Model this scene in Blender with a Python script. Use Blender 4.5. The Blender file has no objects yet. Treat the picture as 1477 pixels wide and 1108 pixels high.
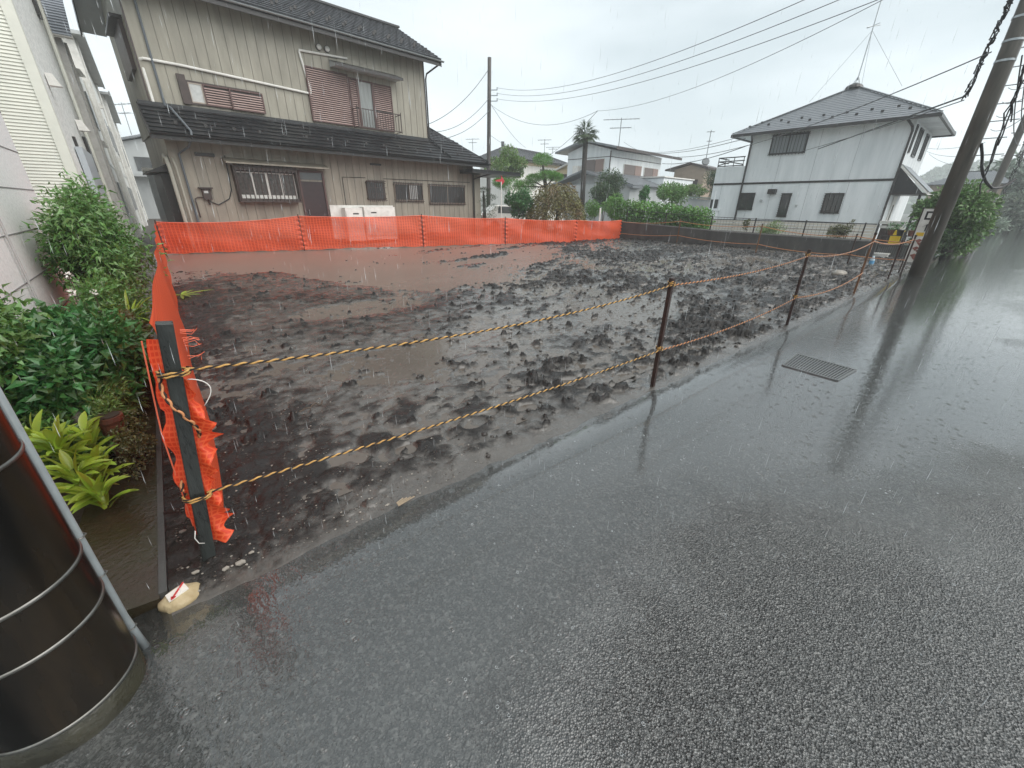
import bpy, math, random
import numpy as np
from mathutils import Vector, Matrix
random.seed(7)
R = math.radians
S = bpy.context.scene
COL = S.collection

# ------------------------------------------------------------ camera, world, sun, exposure
FPX, CX, CY, HCAM = 576.86, 738.5, 554.0, 1.60
def _cam_axes():
    p, r, a = R(24.115), R(-.6395), R(-39.78)
    a0 = np.array([1, 0, 0.]); F = np.array([0, math.cos(p), -math.sin(p)]); up = np.cross(a0, F)
    c, s = math.cos(r), math.sin(r)
    A = a0 * c - up * s; U = a0 * s + up * c
    M = np.array([[math.cos(a), -math.sin(a), 0], [math.sin(a), math.cos(a), 0], [0, 0, 1]])
    return M @ A, M @ U, M @ F
AX, UX, FX = _cam_axes()
def ray(x, y): return AX * (x - CX) / FPX - UX * (y - CY) / FPX + FX
def at(x, y, dist):
    "world point seen in direction (x, y) of the photograph at a horizontal distance in metres"
    d = ray(x, y); k = dist / math.hypot(d[0], d[1]); return Vector((d[0] * k, d[1] * k, HCAM + d[2] * k))
cd = bpy.data.cameras.new('camera'); cam = bpy.data.objects.new('camera', cd); COL.objects.link(cam)
cd.sensor_width = 36; cd.lens = FPX / 1477 * 36; cd.clip_start = .05; cd.clip_end = 2000
m = Matrix.Identity(4)
for i in range(3): m[i][0], m[i][1], m[i][2] = AX[i], UX[i], -FX[i]
m[2][3] = HCAM
cam.matrix_world = m
S.camera = cam

w = bpy.data.worlds.new('World'); S.world = w; w.use_nodes = True
nt = w.node_tree; nt.nodes.clear()
N = nt.nodes.new; Lk = nt.links.new
out = N('ShaderNodeOutputWorld'); bg = N('ShaderNodeBackground'); sky = N('ShaderNodeTexSky')
sky.sky_type = 'NISHITA'; sky.sun_disc = False; sky.sun_elevation = R(56); sky.sun_rotation = R(156); sky.dust_density = 4
tc = N('ShaderNodeTexCoord'); mp = N('ShaderNodeMapping'); mp.inputs['Scale'].default_value = (1, 1, 3.2)
no = N('ShaderNodeTexNoise'); no.inputs['Scale'].default_value = 1.7; no.inputs['Detail'].default_value = 5; no.inputs['Roughness'].default_value = .5
rp = N('ShaderNodeValToRGB'); rp.color_ramp.elements[0].position = .36; rp.color_ramp.elements[1].position = .66
rp.color_ramp.elements[0].color = (2.15, 2.46, 2.58, 1); rp.color_ramp.elements[1].color = (3.3, 3.58, 3.68, 1)
mx = N('ShaderNodeMix'); mx.data_type = 'RGBA'; mx.inputs[0].default_value = .93
Lk(tc.outputs['Generated'], mp.inputs[0]); Lk(mp.outputs[0], no.inputs['Vector']); Lk(no.outputs['Fac'], rp.inputs[0])
Lk(sky.outputs[0], mx.inputs[6])
sxw = N('ShaderNodeSeparateXYZ'); Lk(tc.outputs['Generated'], sxw.inputs[0]); mrw = N('ShaderNodeMapRange'); mrw.inputs[1].default_value = 0; mrw.inputs[2].default_value = .75; mrw.inputs[3].default_value = 1.6; mrw.inputs[4].default_value = .90
Lk(sxw.outputs[2], mrw.inputs[0]); vmw = N('ShaderNodeVectorMath'); vmw.operation = 'SCALE'; Lk(rp.outputs[0], vmw.inputs[0]); Lk(mrw.outputs[0], vmw.inputs['Scale']); Lk(vmw.outputs[0], mx.inputs[7])
Lk(mx.outputs[2], bg.inputs[0])
bg.inputs[1].default_value = .1
Lk(bg.outputs[0], out.inputs[0])
sd = bpy.data.lights.new('sun', 'SUN'); sun = bpy.data.objects.new('sun', sd); COL.objects.link(sun)
sd.energy = 1.5; sd.angle = R(80); sd.color = (1, .97, .93)
sun.rotation_euler = (R(38), 0, R(24))
S.view_settings.view_transform = 'Standard'; S.view_settings.look = 'None'; S.view_settings.gamma = 1
S.view_settings.exposure = 1.33
S.render.engine = 'CYCLES'
S.cycles.volume_bounces = 3

# ------------------------------------------------------------ helpers
class MB:
    def __init__(s): s.v = []; s.f = []; s.mi = []; s.uv = None
    def add(s, vs, fs, mi=0):
        b = len(s.v); s.v += [tuple(p) for p in vs]; s.f += [tuple(b + i for i in f) for f in fs]; s.mi += [mi] * len(fs)
    def box(s, x0, x1, y0, y1, z0, z1, mi=0):
        s.add([(x0,y0,z0),(x1,y0,z0),(x1,y1,z0),(x0,y1,z0),(x0,y0,z1),(x1,y0,z1),(x1,y1,z1),(x0,y1,z1)],
              [(0,3,2,1),(4,5,6,7),(0,1,5,4),(1,2,6,5),(2,3,7,6),(3,0,4,7)], mi)
    def beam(s, p, q, w, h, mi=0, up=(0, 0, 1)):
        p = Vector(p); q = Vector(q); d = (q - p).normalized(); u = Vector(up)
        if abs(d.dot(u)) > .97: u = Vector((0, 1, 0))
        a = d.cross(u).normalized() * w / 2; b = a.cross(d).normalized() * h / 2
        vs = [p-a-b, p+a-b, p+a+b, p-a+b, q-a-b, q+a-b, q+a+b, q-a+b]
        s.add(vs, [(0,1,2,3),(7,6,5,4),(0,4,5,1),(1,5,6,2),(2,6,7,3),(3,7,4,0)], mi)
    def tube(s, pts, r, n=8, mi=0, cap=True):
        pts = [Vector(p) for p in pts]; rs = r if isinstance(r, (list, tuple)) else [r] * len(pts)
        b = len(s.v); pa = None
        for i, p in enumerate(pts):
            d = (pts[min(i + 1, len(pts) - 1)] - pts[max(i - 1, 0)]).normalized()
            if pa is None:
                pa = d.cross(Vector((0, 0, 1)) if abs(d.z) < .95 else Vector((0, 1, 0))).normalized()
            pa = (pa - d * pa.dot(d)).normalized(); pb = d.cross(pa)
            for k in range(n):
                t = 2 * math.pi * k / n; s.v.append(tuple(p + (pa * math.cos(t) + pb * math.sin(t)) * rs[i]))
        for i in range(len(pts) - 1):
            for k in range(n):
                k2 = (k + 1) % n; s.f.append((b+i*n+k, b+i*n+k2, b+(i+1)*n+k2, b+(i+1)*n+k)); s.mi.append(mi)
        if cap:
            s.f.append(tuple(b + k for k in range(n))[::-1]); s.f.append(tuple(b + (len(pts) - 1) * n + k for k in range(n))); s.mi += [mi] * 2
    def prism(s, poly, d, mi=0):
        "polygon (3D points) extruded by vector d"
        n = len(poly); d = Vector(d); a = [Vector(p) for p in poly]; b = [p + d for p in a]
        s.add(a + b, [tuple(range(n))[::-1], tuple(range(n, 2 * n))] + [(i, (i+1) % n, n + (i+1) % n, n + i) for i in range(n)], mi)
    def leaf(s, p, d, u, L, W, fold=.25, mi=0, droop=.2):
        p = Vector(p); d = Vector(d).normalized(); u = Vector(u); sd_ = d.cross(u)
        if sd_.length < 1e-3: sd_ = d.cross(Vector((1, .2, .1)))
        sd_.normalize(); u = sd_.cross(d)
        a = p + d * L * .45 + sd_ * W / 2 + u * W * fold; c = p + d * L * .45 - sd_ * W / 2 + u * W * fold
        t = p + d * L - u * L * droop; mm = p + d * L * .5
        s.add([p, a, t, c, mm], [(0, 1, 4), (1, 2, 4), (2, 3, 4), (3, 0, 4)], mi)
    def blade(s, p, d, L, W, bend=.6, n=5, fold=.15, mi=0, prof=None):
        p = Vector(p); d = Vector(d).normalized(); side = d.cross(Vector((0, 0, 1)))
        if side.length < .05: side = Vector((1, 0, 0))
        side.normalize(); b = len(s.v); step = L / n
        for i in range(n + 1):
            t = i / n; wd = W * (prof(t) if prof else math.sin(math.pi * min(1, t * .88 + .1)) ** .8) / 2
            nn = side.cross(d).normalized()
            s.v += [tuple(p - side * wd + nn * wd * fold * 2), tuple(p), tuple(p + side * wd + nn * wd * fold * 2)]
            d = (d + Vector((0, 0, -bend / n))).normalized(); p = p + d * step
        for i in range(n):
            for k in (0, 1): s.f.append((b+i*3+k, b+i*3+k+1, b+i*3+k+4, b+i*3+k+3)); s.mi.append(mi)
    def build(s, name, mat, parent=None, smooth=False):
        me = bpy.data.meshes.new(name); me.from_pydata(s.v, [], s.f)
        mats = mat if isinstance(mat, (list, tuple)) else [mat]
        for mm in mats: me.materials.append(mm)
        if len(mats) > 1: me.polygons.foreach_set('material_index', s.mi)
        if smooth: me.polygons.foreach_set('use_smooth', [True] * len(me.polygons))
        me.update(); o = bpy.data.objects.new(name, me); COL.objects.link(o)
        if parent: o.parent = parent
        return o
def tag(o, label=None, cat=None, group=None, kind=None):
    for k, v in (('label', label), ('category', cat), ('group', group), ('kind', kind)):
        if v: o[k] = v
    return o
def thing(name, label, cat, loc=(0, 0, 0), rot=0, group=None):
    o = bpy.data.objects.new(name, None); COL.objects.link(o); o.location = loc; o.rotation_euler = (0, 0, R(rot))
    o.empty_display_size = .2
    return tag(o, label, cat, group)
def copy_tree(o, parent=None):
    c = o.copy(); COL.objects.link(c); c.parent = parent
    for ch in list(o.children): copy_tree(ch, c)
    return c

_mats = {}
def mat(name, col, rough=.5, col2=None, scale=3., bump=0., bscale=60., metal=0., stretch=(1, 1, 1), spec=.5, coat=0., detail=5, trans=0., island=0., lo=.35, hi=.7, wood=False):
    if name in _mats: return _mats[name]
    m_ = bpy.data.materials.new(name); m_.use_nodes = True; t = m_.node_tree; n = t.nodes; l = t.links
    b = n['Principled BSDF']; b.inputs['Roughness'].default_value = rough; b.inputs['Metallic'].default_value = metal
    b.inputs['Specular IOR Level'].default_value = spec; b.inputs['Coat Weight'].default_value = coat; b.inputs['Coat Roughness'].default_value = .08
    b.inputs['Base Color'].default_value = (*col, 1)
    tcn = n.new('ShaderNodeTexCoord'); mpn = n.new('ShaderNodeMapping'); mpn.inputs['Scale'].default_value = stretch; l.new(tcn.outputs['Object'], mpn.inputs[0])
    src = None
    if col2:
        nn = n.new('ShaderNodeTexNoise'); nn.inputs['Scale'].default_value = scale; nn.inputs['Detail'].default_value = detail; nn.inputs['Roughness'].default_value = .6
        l.new(mpn.outputs[0], nn.inputs['Vector'])
        mr = n.new('ShaderNodeMapRange'); mr.inputs[1].default_value = lo; mr.inputs[2].default_value = hi; l.new(nn.outputs['Fac'], mr.inputs[0])
        mi = n.new('ShaderNodeMix'); mi.data_type = 'RGBA'; mi.inputs[6].default_value = (*col, 1); mi.inputs[7].default_value = (*col2, 1)
        l.new(mr.outputs[0], mi.inputs[0]); src = mi.outputs[2]
        rr = n.new('ShaderNodeMapRange'); rr.inputs[3].default_value = max(.02, rough - .08); rr.inputs[4].default_value = min(1, rough + .1)
        l.new(nn.outputs['Fac'], rr.inputs[0]); l.new(rr.outputs[0], b.inputs['Roughness'])
    if island:
        g = n.new('ShaderNodeNewGeometry'); hs = n.new('ShaderNodeHueSaturation')
        mv = n.new('ShaderNodeMapRange'); mv.inputs[3].default_value = 1 - island; mv.inputs[4].default_value = 1 + island
        mh = n.new('ShaderNodeMapRange'); mh.inputs[3].default_value = .48; mh.inputs[4].default_value = .515
        l.new(g.outputs['Random Per Island'], mv.inputs[0]); l.new(g.outputs['Random Per Island'], mh.inputs[0])
        l.new(mv.outputs[0], hs.inputs['Value']); l.new(mh.outputs[0], hs.inputs['Hue'])
        if src: l.new(src, hs.inputs['Color'])
        else: hs.inputs['Color'].default_value = (*col, 1)
        src = hs.outputs[0]
    if src: l.new(src, b.inputs['Base Color'])
    if bump:
        bn = n.new('ShaderNodeTexNoise'); bn.inputs['Scale'].default_value = bscale; bn.inputs['Detail'].default_value = 4
        l.new(mpn.outputs[0], bn.inputs['Vector']); bp = n.new('ShaderNodeBump'); bp.inputs['Strength'].default_value = bump; bp.inputs['Distance'].default_value = .01
        l.new(bn.outputs['Fac'], bp.inputs['Height']); l.new(bp.outputs[0], b.inputs['Normal'])
    if trans:
        tr = n.new('ShaderNodeBsdfTranslucent'); ms = n.new('ShaderNodeMixShader'); ms.inputs[0].default_value = trans
        if src: l.new(src, tr.inputs[0])
        else: tr.inputs[0].default_value = (*col, 1)
        l.new(b.outputs[0], ms.inputs[1]); l.new(tr.outputs[0], ms.inputs[2]); l.new(ms.outputs[0], n['Material Output'].inputs[0])
    _mats[name] = m_; return m_

# numpy value noise
_rng = np.random.RandomState(3); _P = _rng.rand(256, 256)
def vnoise(x, y):
    xi = np.floor(x).astype(int); yi = np.floor(y).astype(int); fx = x - xi; fy = y - yi
    fx = fx * fx * (3 - 2 * fx); fy = fy * fy * (3 - 2 * fy)
    g = lambda a, b: _P[a % 256, b % 256]
    return (g(xi, yi) * (1 - fx) + g(xi + 1, yi) * fx) * (1 - fy) + (g(xi, yi + 1) * (1 - fx) + g(xi + 1, yi + 1) * fx) * fy
def fbm(x, y, o=4, gain=.5):
    s_ = 0; a = 1; t = 0
    for i in range(o): s_ = s_ + a * vnoise(x * 2 ** i + 17.3 * i, y * 2 ** i + 9.1 * i); t += a; a *= gain
    return s_ / t

# materials
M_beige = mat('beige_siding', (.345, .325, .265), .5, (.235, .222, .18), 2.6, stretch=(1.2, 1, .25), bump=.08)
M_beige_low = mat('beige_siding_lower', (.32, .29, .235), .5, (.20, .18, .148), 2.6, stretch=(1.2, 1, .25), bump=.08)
M_black_roof = mat('black_metal_roof', (.010, .011, .013), .34, (.022, .023, .025), 3, bump=.1, bscale=20)
M_tile = mat('dark_slate_tile', (.025, .027, .031), .3, (.085, .088, .095), 6, stretch=(1, 1, 1), bump=.3, bscale=25)
M_tile_g = mat('grey_slate_tile', (.15, .165, .18), .35, (.20, .215, .23), 5, bump=.2, bscale=20)
M_dark = mat('dark_bronze_metal', (.018, .016, .016), .35, (.03, .027, .025), 8)
M_brown = mat('brown_frame', (.055, .035, .03), .45, (.035, .025, .022), 6)
M_red = mat('red_brown_louvre', (.37, .27, .245), .5, (.29, .20, .18), 4, stretch=(1, 1, 1))
M_redfr = mat('dark_red_frame', (.09, .045, .04), .5)
M_glass = mat('window_glass', (.05, .055, .058), .06, (.09, .095, .095), 1.5, spec=.8)
M_frost = mat('frosted_glass', (.42, .43, .42), .25, (.55, .56, .55), 5)
M_white = mat('white_plastic', (.80, .79, .75), .35, (.62, .61, .57), 5)
M_wsid = mat('white_siding', (.84, .87, .88), .45, (.66, .70, .71), 2.4, stretch=(1, 1, .14), bump=.05)
M_wsid2 = mat('white_block_siding', (.88, .87, .86), .65, (.72, .71, .70), 25, bump=.35, bscale=45)
M_lap = mat('cream_lap_siding', (.78, .785, .70), .5, (.68, .69, .62), 2, stretch=(1, 1, 1), bump=.06)
M_mosaic = mat('grey_mosaic_siding', (.90, .91, .88), .6, (.58, .60, .58), 14, bump=.5, bscale=22, detail=2)
M_cream = mat('cream_siding', (.86, .845, .79), .5, (.74, .73, .68), 2, stretch=(1, 1, .2))
M_grey_w = mat('pale_grey_wall', (.48, .50, .50), .6, (.40, .42, .42), 1.5, stretch=(1, 1, .3))
M_tan = mat('tan_wall', (.40, .31, .23), .6, (.33, .26, .20), 1.5)
M_yell = mat('pale_yellow_wall', (.60, .47, .28), .6)
M_conc_d = mat('wet_dark_concrete', (.045, .047, .047), .35, (.085, .085, .08), 3, bump=.4, bscale=30, stretch=(1, 1, .5))
M_conc = mat('wet_concrete', (.20, .20, .19), .3, (.13, .13, .125), 4, bump=.3, bscale=40)
M_pole = mat('wet_concrete_pole', (.115, .105, .088), .45, (.055, .052, .045), 4, stretch=(1.5, 1.5, .25), bump=.3, bscale=60)
M_wood = mat('dark_wood_pole', (.07, .062, .055), .6, (.04, .036, .033), 4, stretch=(3, 3, .3), bump=.3, bscale=40)
M_steel = mat('galvanised_steel', (.42, .45, .46), .3, (.30, .32, .33), 12, metal=.75)
M_rust = mat('rusty_stake', (.022, .013, .011), .4, (.05, .022, .015), 30, bump=.5, bscale=80)
M_orust = mat('orange_rust_stake', (.20, .085, .03), .5, (.10, .045, .02), 25, bump=.4, bscale=60)
M_post = mat('dark_green_post', (.011, .013, .0125), .28, (.040, .046, .044), 7, stretch=(3, 3, .7), bump=.25, bscale=50)
M_cable = mat('black_cable', (.015, .015, .016), .5)
M_wire = mat('grey_wire', (.10, .11, .115), .5)
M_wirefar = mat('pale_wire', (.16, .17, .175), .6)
M_yrope = mat('yellow_rope', (.62, .37, .11), .55, (.42, .22, .07), 60, bump=.5, bscale=400)
M_krope = mat('black_rope', (.018, .012, .010), .6, bump=.5, bscale=400)
M_orope = mat('orange_rope', (.62, .26, .10), .55, (.42, .18, .08), 40)
M_terra = mat('wet_terracotta', (.17, .065, .04), .4, (.09, .04, .03), 12, bump=.3, bscale=60)
M_stem = mat('woody_stem', (.08, .055, .035), .7, (.05, .035, .025), 20)
M_bark = mat('bark', (.06, .052, .045), .8, (.03, .026, .022), 12, bump=.6, bscale=30, stretch=(2, 2, .5))
def leafm(name, c, c2, isl=.35, rough=.28, tr=.25): return mat(name, c, rough, c2, 1.3, island=isl, trans=tr, spec=.6)
L_deep = leafm('deep_green_leaf', (.040, .14, .042), (.085, .235, .06))
L_back = leafm('mid_green_leaf', (.09, .20, .045), (.16, .30, .08))
L_lime = leafm('lime_leaf', (.40, .52, .06), (.16, .33, .04), .35)
L_grass = leafm('pale_grass_leaf', (.17, .27, .07), (.11, .20, .05))
L_olive = leafm('olive_leaf', (.13, .14, .045), (.07, .07, .03), .4)
L_maple = leafm('weeping_maple_leaf', (.15, .17, .05), (.17, .10, .05), .4)
L_pine = leafm('pine_needle', (.16, .34, .07), (.09, .22, .055), .4, .5)
L_hedge = leafm('hedge_leaf', (.17, .35, .07), (.08, .19, .045), .45)
L_dark = leafm('dark_conifer_leaf', (.04, .08, .03), (.075, .13, .05), .4, .5)
L_street = leafm('street_tree_leaf', (.10, .19, .06), (.17, .27, .09), .5)
L_far = leafm('haze_paled_leaf', (.17, .22, .17), (.24, .29, .23), .4, .6)  # leaf colour paled to stand in for haze over the distant trees

# ------------------------------------------------------------ ground, road, lot
def nodes(name):
    m_ = bpy.data.materials.new(name); m_.use_nodes = True; t = m_.node_tree
    return m_, t.nodes, t.links, t.nodes['Principled BSDF']
def math_(n, l, op, a, b=None, c=None, clamp=False):
    q = n.new('ShaderNodeMath'); q.operation = op; q.use_clamp = clamp
    for i, v in enumerate((a, b, c)):
        if v is None: continue
        if isinstance(v, (int, float)): q.inputs[i].default_value = v
        else: l.new(v, q.inputs[i])
    return q.outputs[0]
def noise_(n, l, vec, scale, detail=3, rough=.5, dist=0):
    q = n.new('ShaderNodeTexNoise'); q.inputs['Scale'].default_value = scale; q.inputs['Detail'].default_value = detail
    q.inputs['Roughness'].default_value = rough; q.inputs['Distortion'].default_value = dist
    l.new(vec, q.inputs['Vector']); return q.outputs['Fac']
def rng_(n, l, v, a, b, c=0., d=1.):
    q = n.new('ShaderNodeMapRange'); q.interpolation_type = 'SMOOTHSTEP'
    for i, x in enumerate((a, b, c, d)): q.inputs[1 + i].default_value = x
    l.new(v, q.inputs[0]); return q.outputs[0]
def rings_(n, l, vec, scale, keep, size=.33, waves=2.2):
    "raindrop rings on standing water: one ring system in some of the cells of a Voronoi field"
    v = n.new('ShaderNodeTexVoronoi'); v.voronoi_dimensions = '2D'; v.inputs['Scale'].default_value = scale; v.inputs['Randomness'].default_value = .9
    l.new(vec, v.inputs['Vector'])
    sp = n.new('ShaderNodeSeparateColor'); l.new(v.outputs['Color'], sp.inputs[0])
    on = math_(n, l, 'GREATER_THAN', sp.outputs[0], 1 - keep)
    rad = math_(n, l, 'MULTIPLY_ADD', sp.outputs[1], size * .8, size * .25)
    q = math_(n, l, 'DIVIDE', v.outputs['Distance'], rad)
    env = math_(n, l, 'SUBTRACT', 1.0, q, clamp=True)
    s_ = math_(n, l, 'SINE', math_(n, l, 'MULTIPLY', q, waves * 6.283))
    return math_(n, l, 'MULTIPLY', math_(n, l, 'MULTIPLY', s_, env), on)

def asphalt_mat():
    m_, n, l, b = nodes('wet_asphalt')
    tc_ = n.new('ShaderNodeTexCoord'); V = tc_.outputs['Object']
    sx = n.new('ShaderNodeSeparateXYZ'); l.new(V, sx.inputs[0])
    big = noise_(n, l, V, .55, 3, .5, .6)
    mid = noise_(n, l, V, 2.3, 4, .55, .4)
    # camber: water stands deepest along the low edge beside the lot
    edge = math_(n, l, 'ADD', math_(n, l, 'MULTIPLY_ADD', sx.outputs[1], .52, -.08), rng_(n, l, sx.outputs[0], .2, 1.2, .38, 0))
    film = math_(n, l, 'ADD', math_(n, l, 'ADD', math_(n, l, 'MULTIPLY', big, .9), math_(n, l, 'MULTIPLY', mid, .35)), edge)
    film = math_(n, l, 'ADD', film, rng_(n, l, sx.outputs[0], 1.8, 5.0, 0, .75))
    film = rng_(n, l, film, .52, 1.25)
    fine = noise_(n, l, V, 260, 2, .6)
    stone = n.new('ShaderNodeTexVoronoi'); stone.inputs['Scale'].default_value = 140; l.new(V, stone.inputs['Vector'])
    st2 = noise_(n, l, V, 92, 3, .65)
    spk = rng_(n, l, fine, .60, .78)
    ramp = n.new('ShaderNodeMix'); ramp.data_type = 'RGBA'; ramp.inputs[6].default_value = (.010, .011, .011, 1); ramp.inputs[7].default_value = (.036, .039, .038, 1)
    patch = math_(n, l, 'ADD', math_(n, l, 'MULTIPLY', mid, .7), math_(n, l, 'MULTIPLY', film, .55)); l.new(rng_(n, l, patch, .25, .85), ramp.inputs[0])
    sv = n.new('ShaderNodeSeparateColor'); l.new(stone.outputs['Color'], sv.inputs[0])     # each chip of aggregate has its own tone
    sto = n.new('ShaderNodeTexVoronoi'); sto.inputs['Scale'].default_value = 80; l.new(V, sto.inputs['Vector']); sv2 = n.new('ShaderNodeSeparateColor'); l.new(sto.outputs['Color'], sv2.inputs[0])
    tone = math_(n, l, 'ADD', math_(n, l, 'MULTIPLY', math_(n, l, 'POWER', sv.outputs[0], 3.0), .55), math_(n, l, 'MULTIPLY', math_(n, l, 'POWER', sv2.outputs[1], 5.0), .6))
    tone = math_(n, l, 'MULTIPLY', tone, math_(n, l, 'MULTIPLY_ADD', film, -.22, .42))
    r2 = n.new('ShaderNodeMix'); r2.data_type = 'RGBA'; r2.inputs[7].default_value = (.36, .365, .35, 1)
    l.new(math_(n, l, 'ADD', tone, math_(n, l, 'MULTIPLY', spk, .10)), r2.inputs[0]); l.new(ramp.outputs[2], r2.inputs[6]); l.new(r2.outputs[2], b.inputs['Base Color'])
    rgh = n.new('ShaderNodeMapRange'); rgh.inputs[3].default_value = .34; rgh.inputs[4].default_value = .08; l.new(film, rgh.inputs[0]); l.new(rgh.outputs[0], b.inputs['Roughness'])
    b.inputs['IOR'].default_value = 1.5; b.inputs['Specular IOR Level'].default_value = .35
    inv = math_(n, l, 'SUBTRACT', 1.0, film)
    h1 = math_(n, l, 'MULTIPLY', math_(n, l, 'ADD', st2, math_(n, l, 'MULTIPLY', stone.outputs['Distance'], 1.2)), math_(n, l, 'MULTIPLY_ADD', inv, .0085, .0022))
    h2 = math_(n, l, 'MULTIPLY', rings_(n, l, V, 9, .40, .28, 2.0), .0022)
    h3 = math_(n, l, 'MULTIPLY', rings_(n, l, V, 24, .34, .34, 1.6), .0012)
    mps = n.new('ShaderNodeMapping'); mps.inputs['Scale'].default_value = (1, .55, 1); mps.inputs['Rotation'].default_value = (0, 0, .5); l.new(V, mps.inputs[0])
    h4 = math_(n, l, 'MULTIPLY', noise_(n, l, mps.outputs[0], 20, 3, .6, .3), math_(n, l, 'ADD', rng_(n, l, sx.outputs[0], .0, 1.6, .0045, .0), rng_(n, l, sx.outputs[0], 2.0, 7.0, .0014, .0020)))
    bp = n.new('ShaderNodeBump'); bp.inputs['Strength'].default_value = .9; bp.inputs['Distance'].default_value = 1.0
    l.new(h1, bp.inputs['Height']); l.new(bp.outputs[0], b.inputs['Normal'])
    hw = math_(n, l, 'ADD', math_(n, l, 'ADD', h2, h3), math_(n, l, 'ADD', h4, math_(n, l, 'MULTIPLY', h1, math_(n, l, 'MULTIPLY_ADD', film, -.50, .55))))
    bw = n.new('ShaderNodeBump'); bw.inputs['Strength'].default_value = .8; bw.inputs['Distance'].default_value = 1.0
    l.new(hw, bw.inputs['Height']); l.new(bw.outputs[0], b.inputs['Coat Normal'])
    cav = math_(n, l, 'ADD', rng_(n, l, st2, .40, .60), math_(n, l, 'MULTIPLY', film, .9), clamp=True)   # pores between the chips darkened by weakening their reflection
    l.new(math_(n, l, 'MULTIPLY_ADD', cav, .85, .15), b.inputs['Coat Weight']); b.inputs['Coat Roughness'].default_value = .04; b.inputs['Coat IOR'].default_value = 1.85
    return m_
def n_sep(n, l, V):
    q = n.new('ShaderNodeSeparateXYZ'); l.new(V, q.inputs[0]); return math_(n, l, 'MULTIPLY_ADD', q.outputs[0], -.35, math_(n, l, 'ADD', q.outputs[1], 1.6))
def water_mat(name, col, rough, rip=1.0):
    m_, n, l, b = nodes(name)
    tc_ = n.new('ShaderNodeTexCoord'); V = tc_.outputs['Object']
    mix = n.new('ShaderNodeMix'); mix.data_type = 'RGBA'; mix.inputs[6].default_value = (*col, 1); mix.inputs[7].default_value = (*[c * .5 for c in col], 1)
    sy = n.new('ShaderNodeSeparateXYZ'); l.new(V, sy.inputs[0]); l.new(math_(n, l, 'ADD', math_(n, l, 'MULTIPLY', noise_(n, l, V, .8, 4), .5), rng_(n, l, sy.outputs[1], 3.5, 8.5, .65, 0), clamp=True), mix.inputs[0]); l.new(mix.outputs[2], b.inputs['Base Color'])
    l.new(rng_(n, l, n_sep(n, l, V), 4.5, 10, rough, .30), b.inputs['Roughness']); b.inputs['IOR'].default_value = 1.4
    h = math_(n, l, 'ADD', math_(n, l, 'MULTIPLY', rings_(n, l, V, 10, .7, .4, 2.2), .0016 * rip), math_(n, l, 'MULTIPLY', rings_(n, l, V, 23, .7, .4, 1.6), .0009 * rip))
    h = math_(n, l, 'ADD', h, math_(n, l, 'MULTIPLY', noise_(n, l, V, 30, 3), .0028 * rip))
    bp = n.new('ShaderNodeBump'); bp.inputs['Strength'].default_value = .8; bp.inputs['Distance'].default_value = 1
    l.new(h, bp.inputs['Height']); l.new(bp.outputs[0], b.inputs['Normal'])
    return m_
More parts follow.
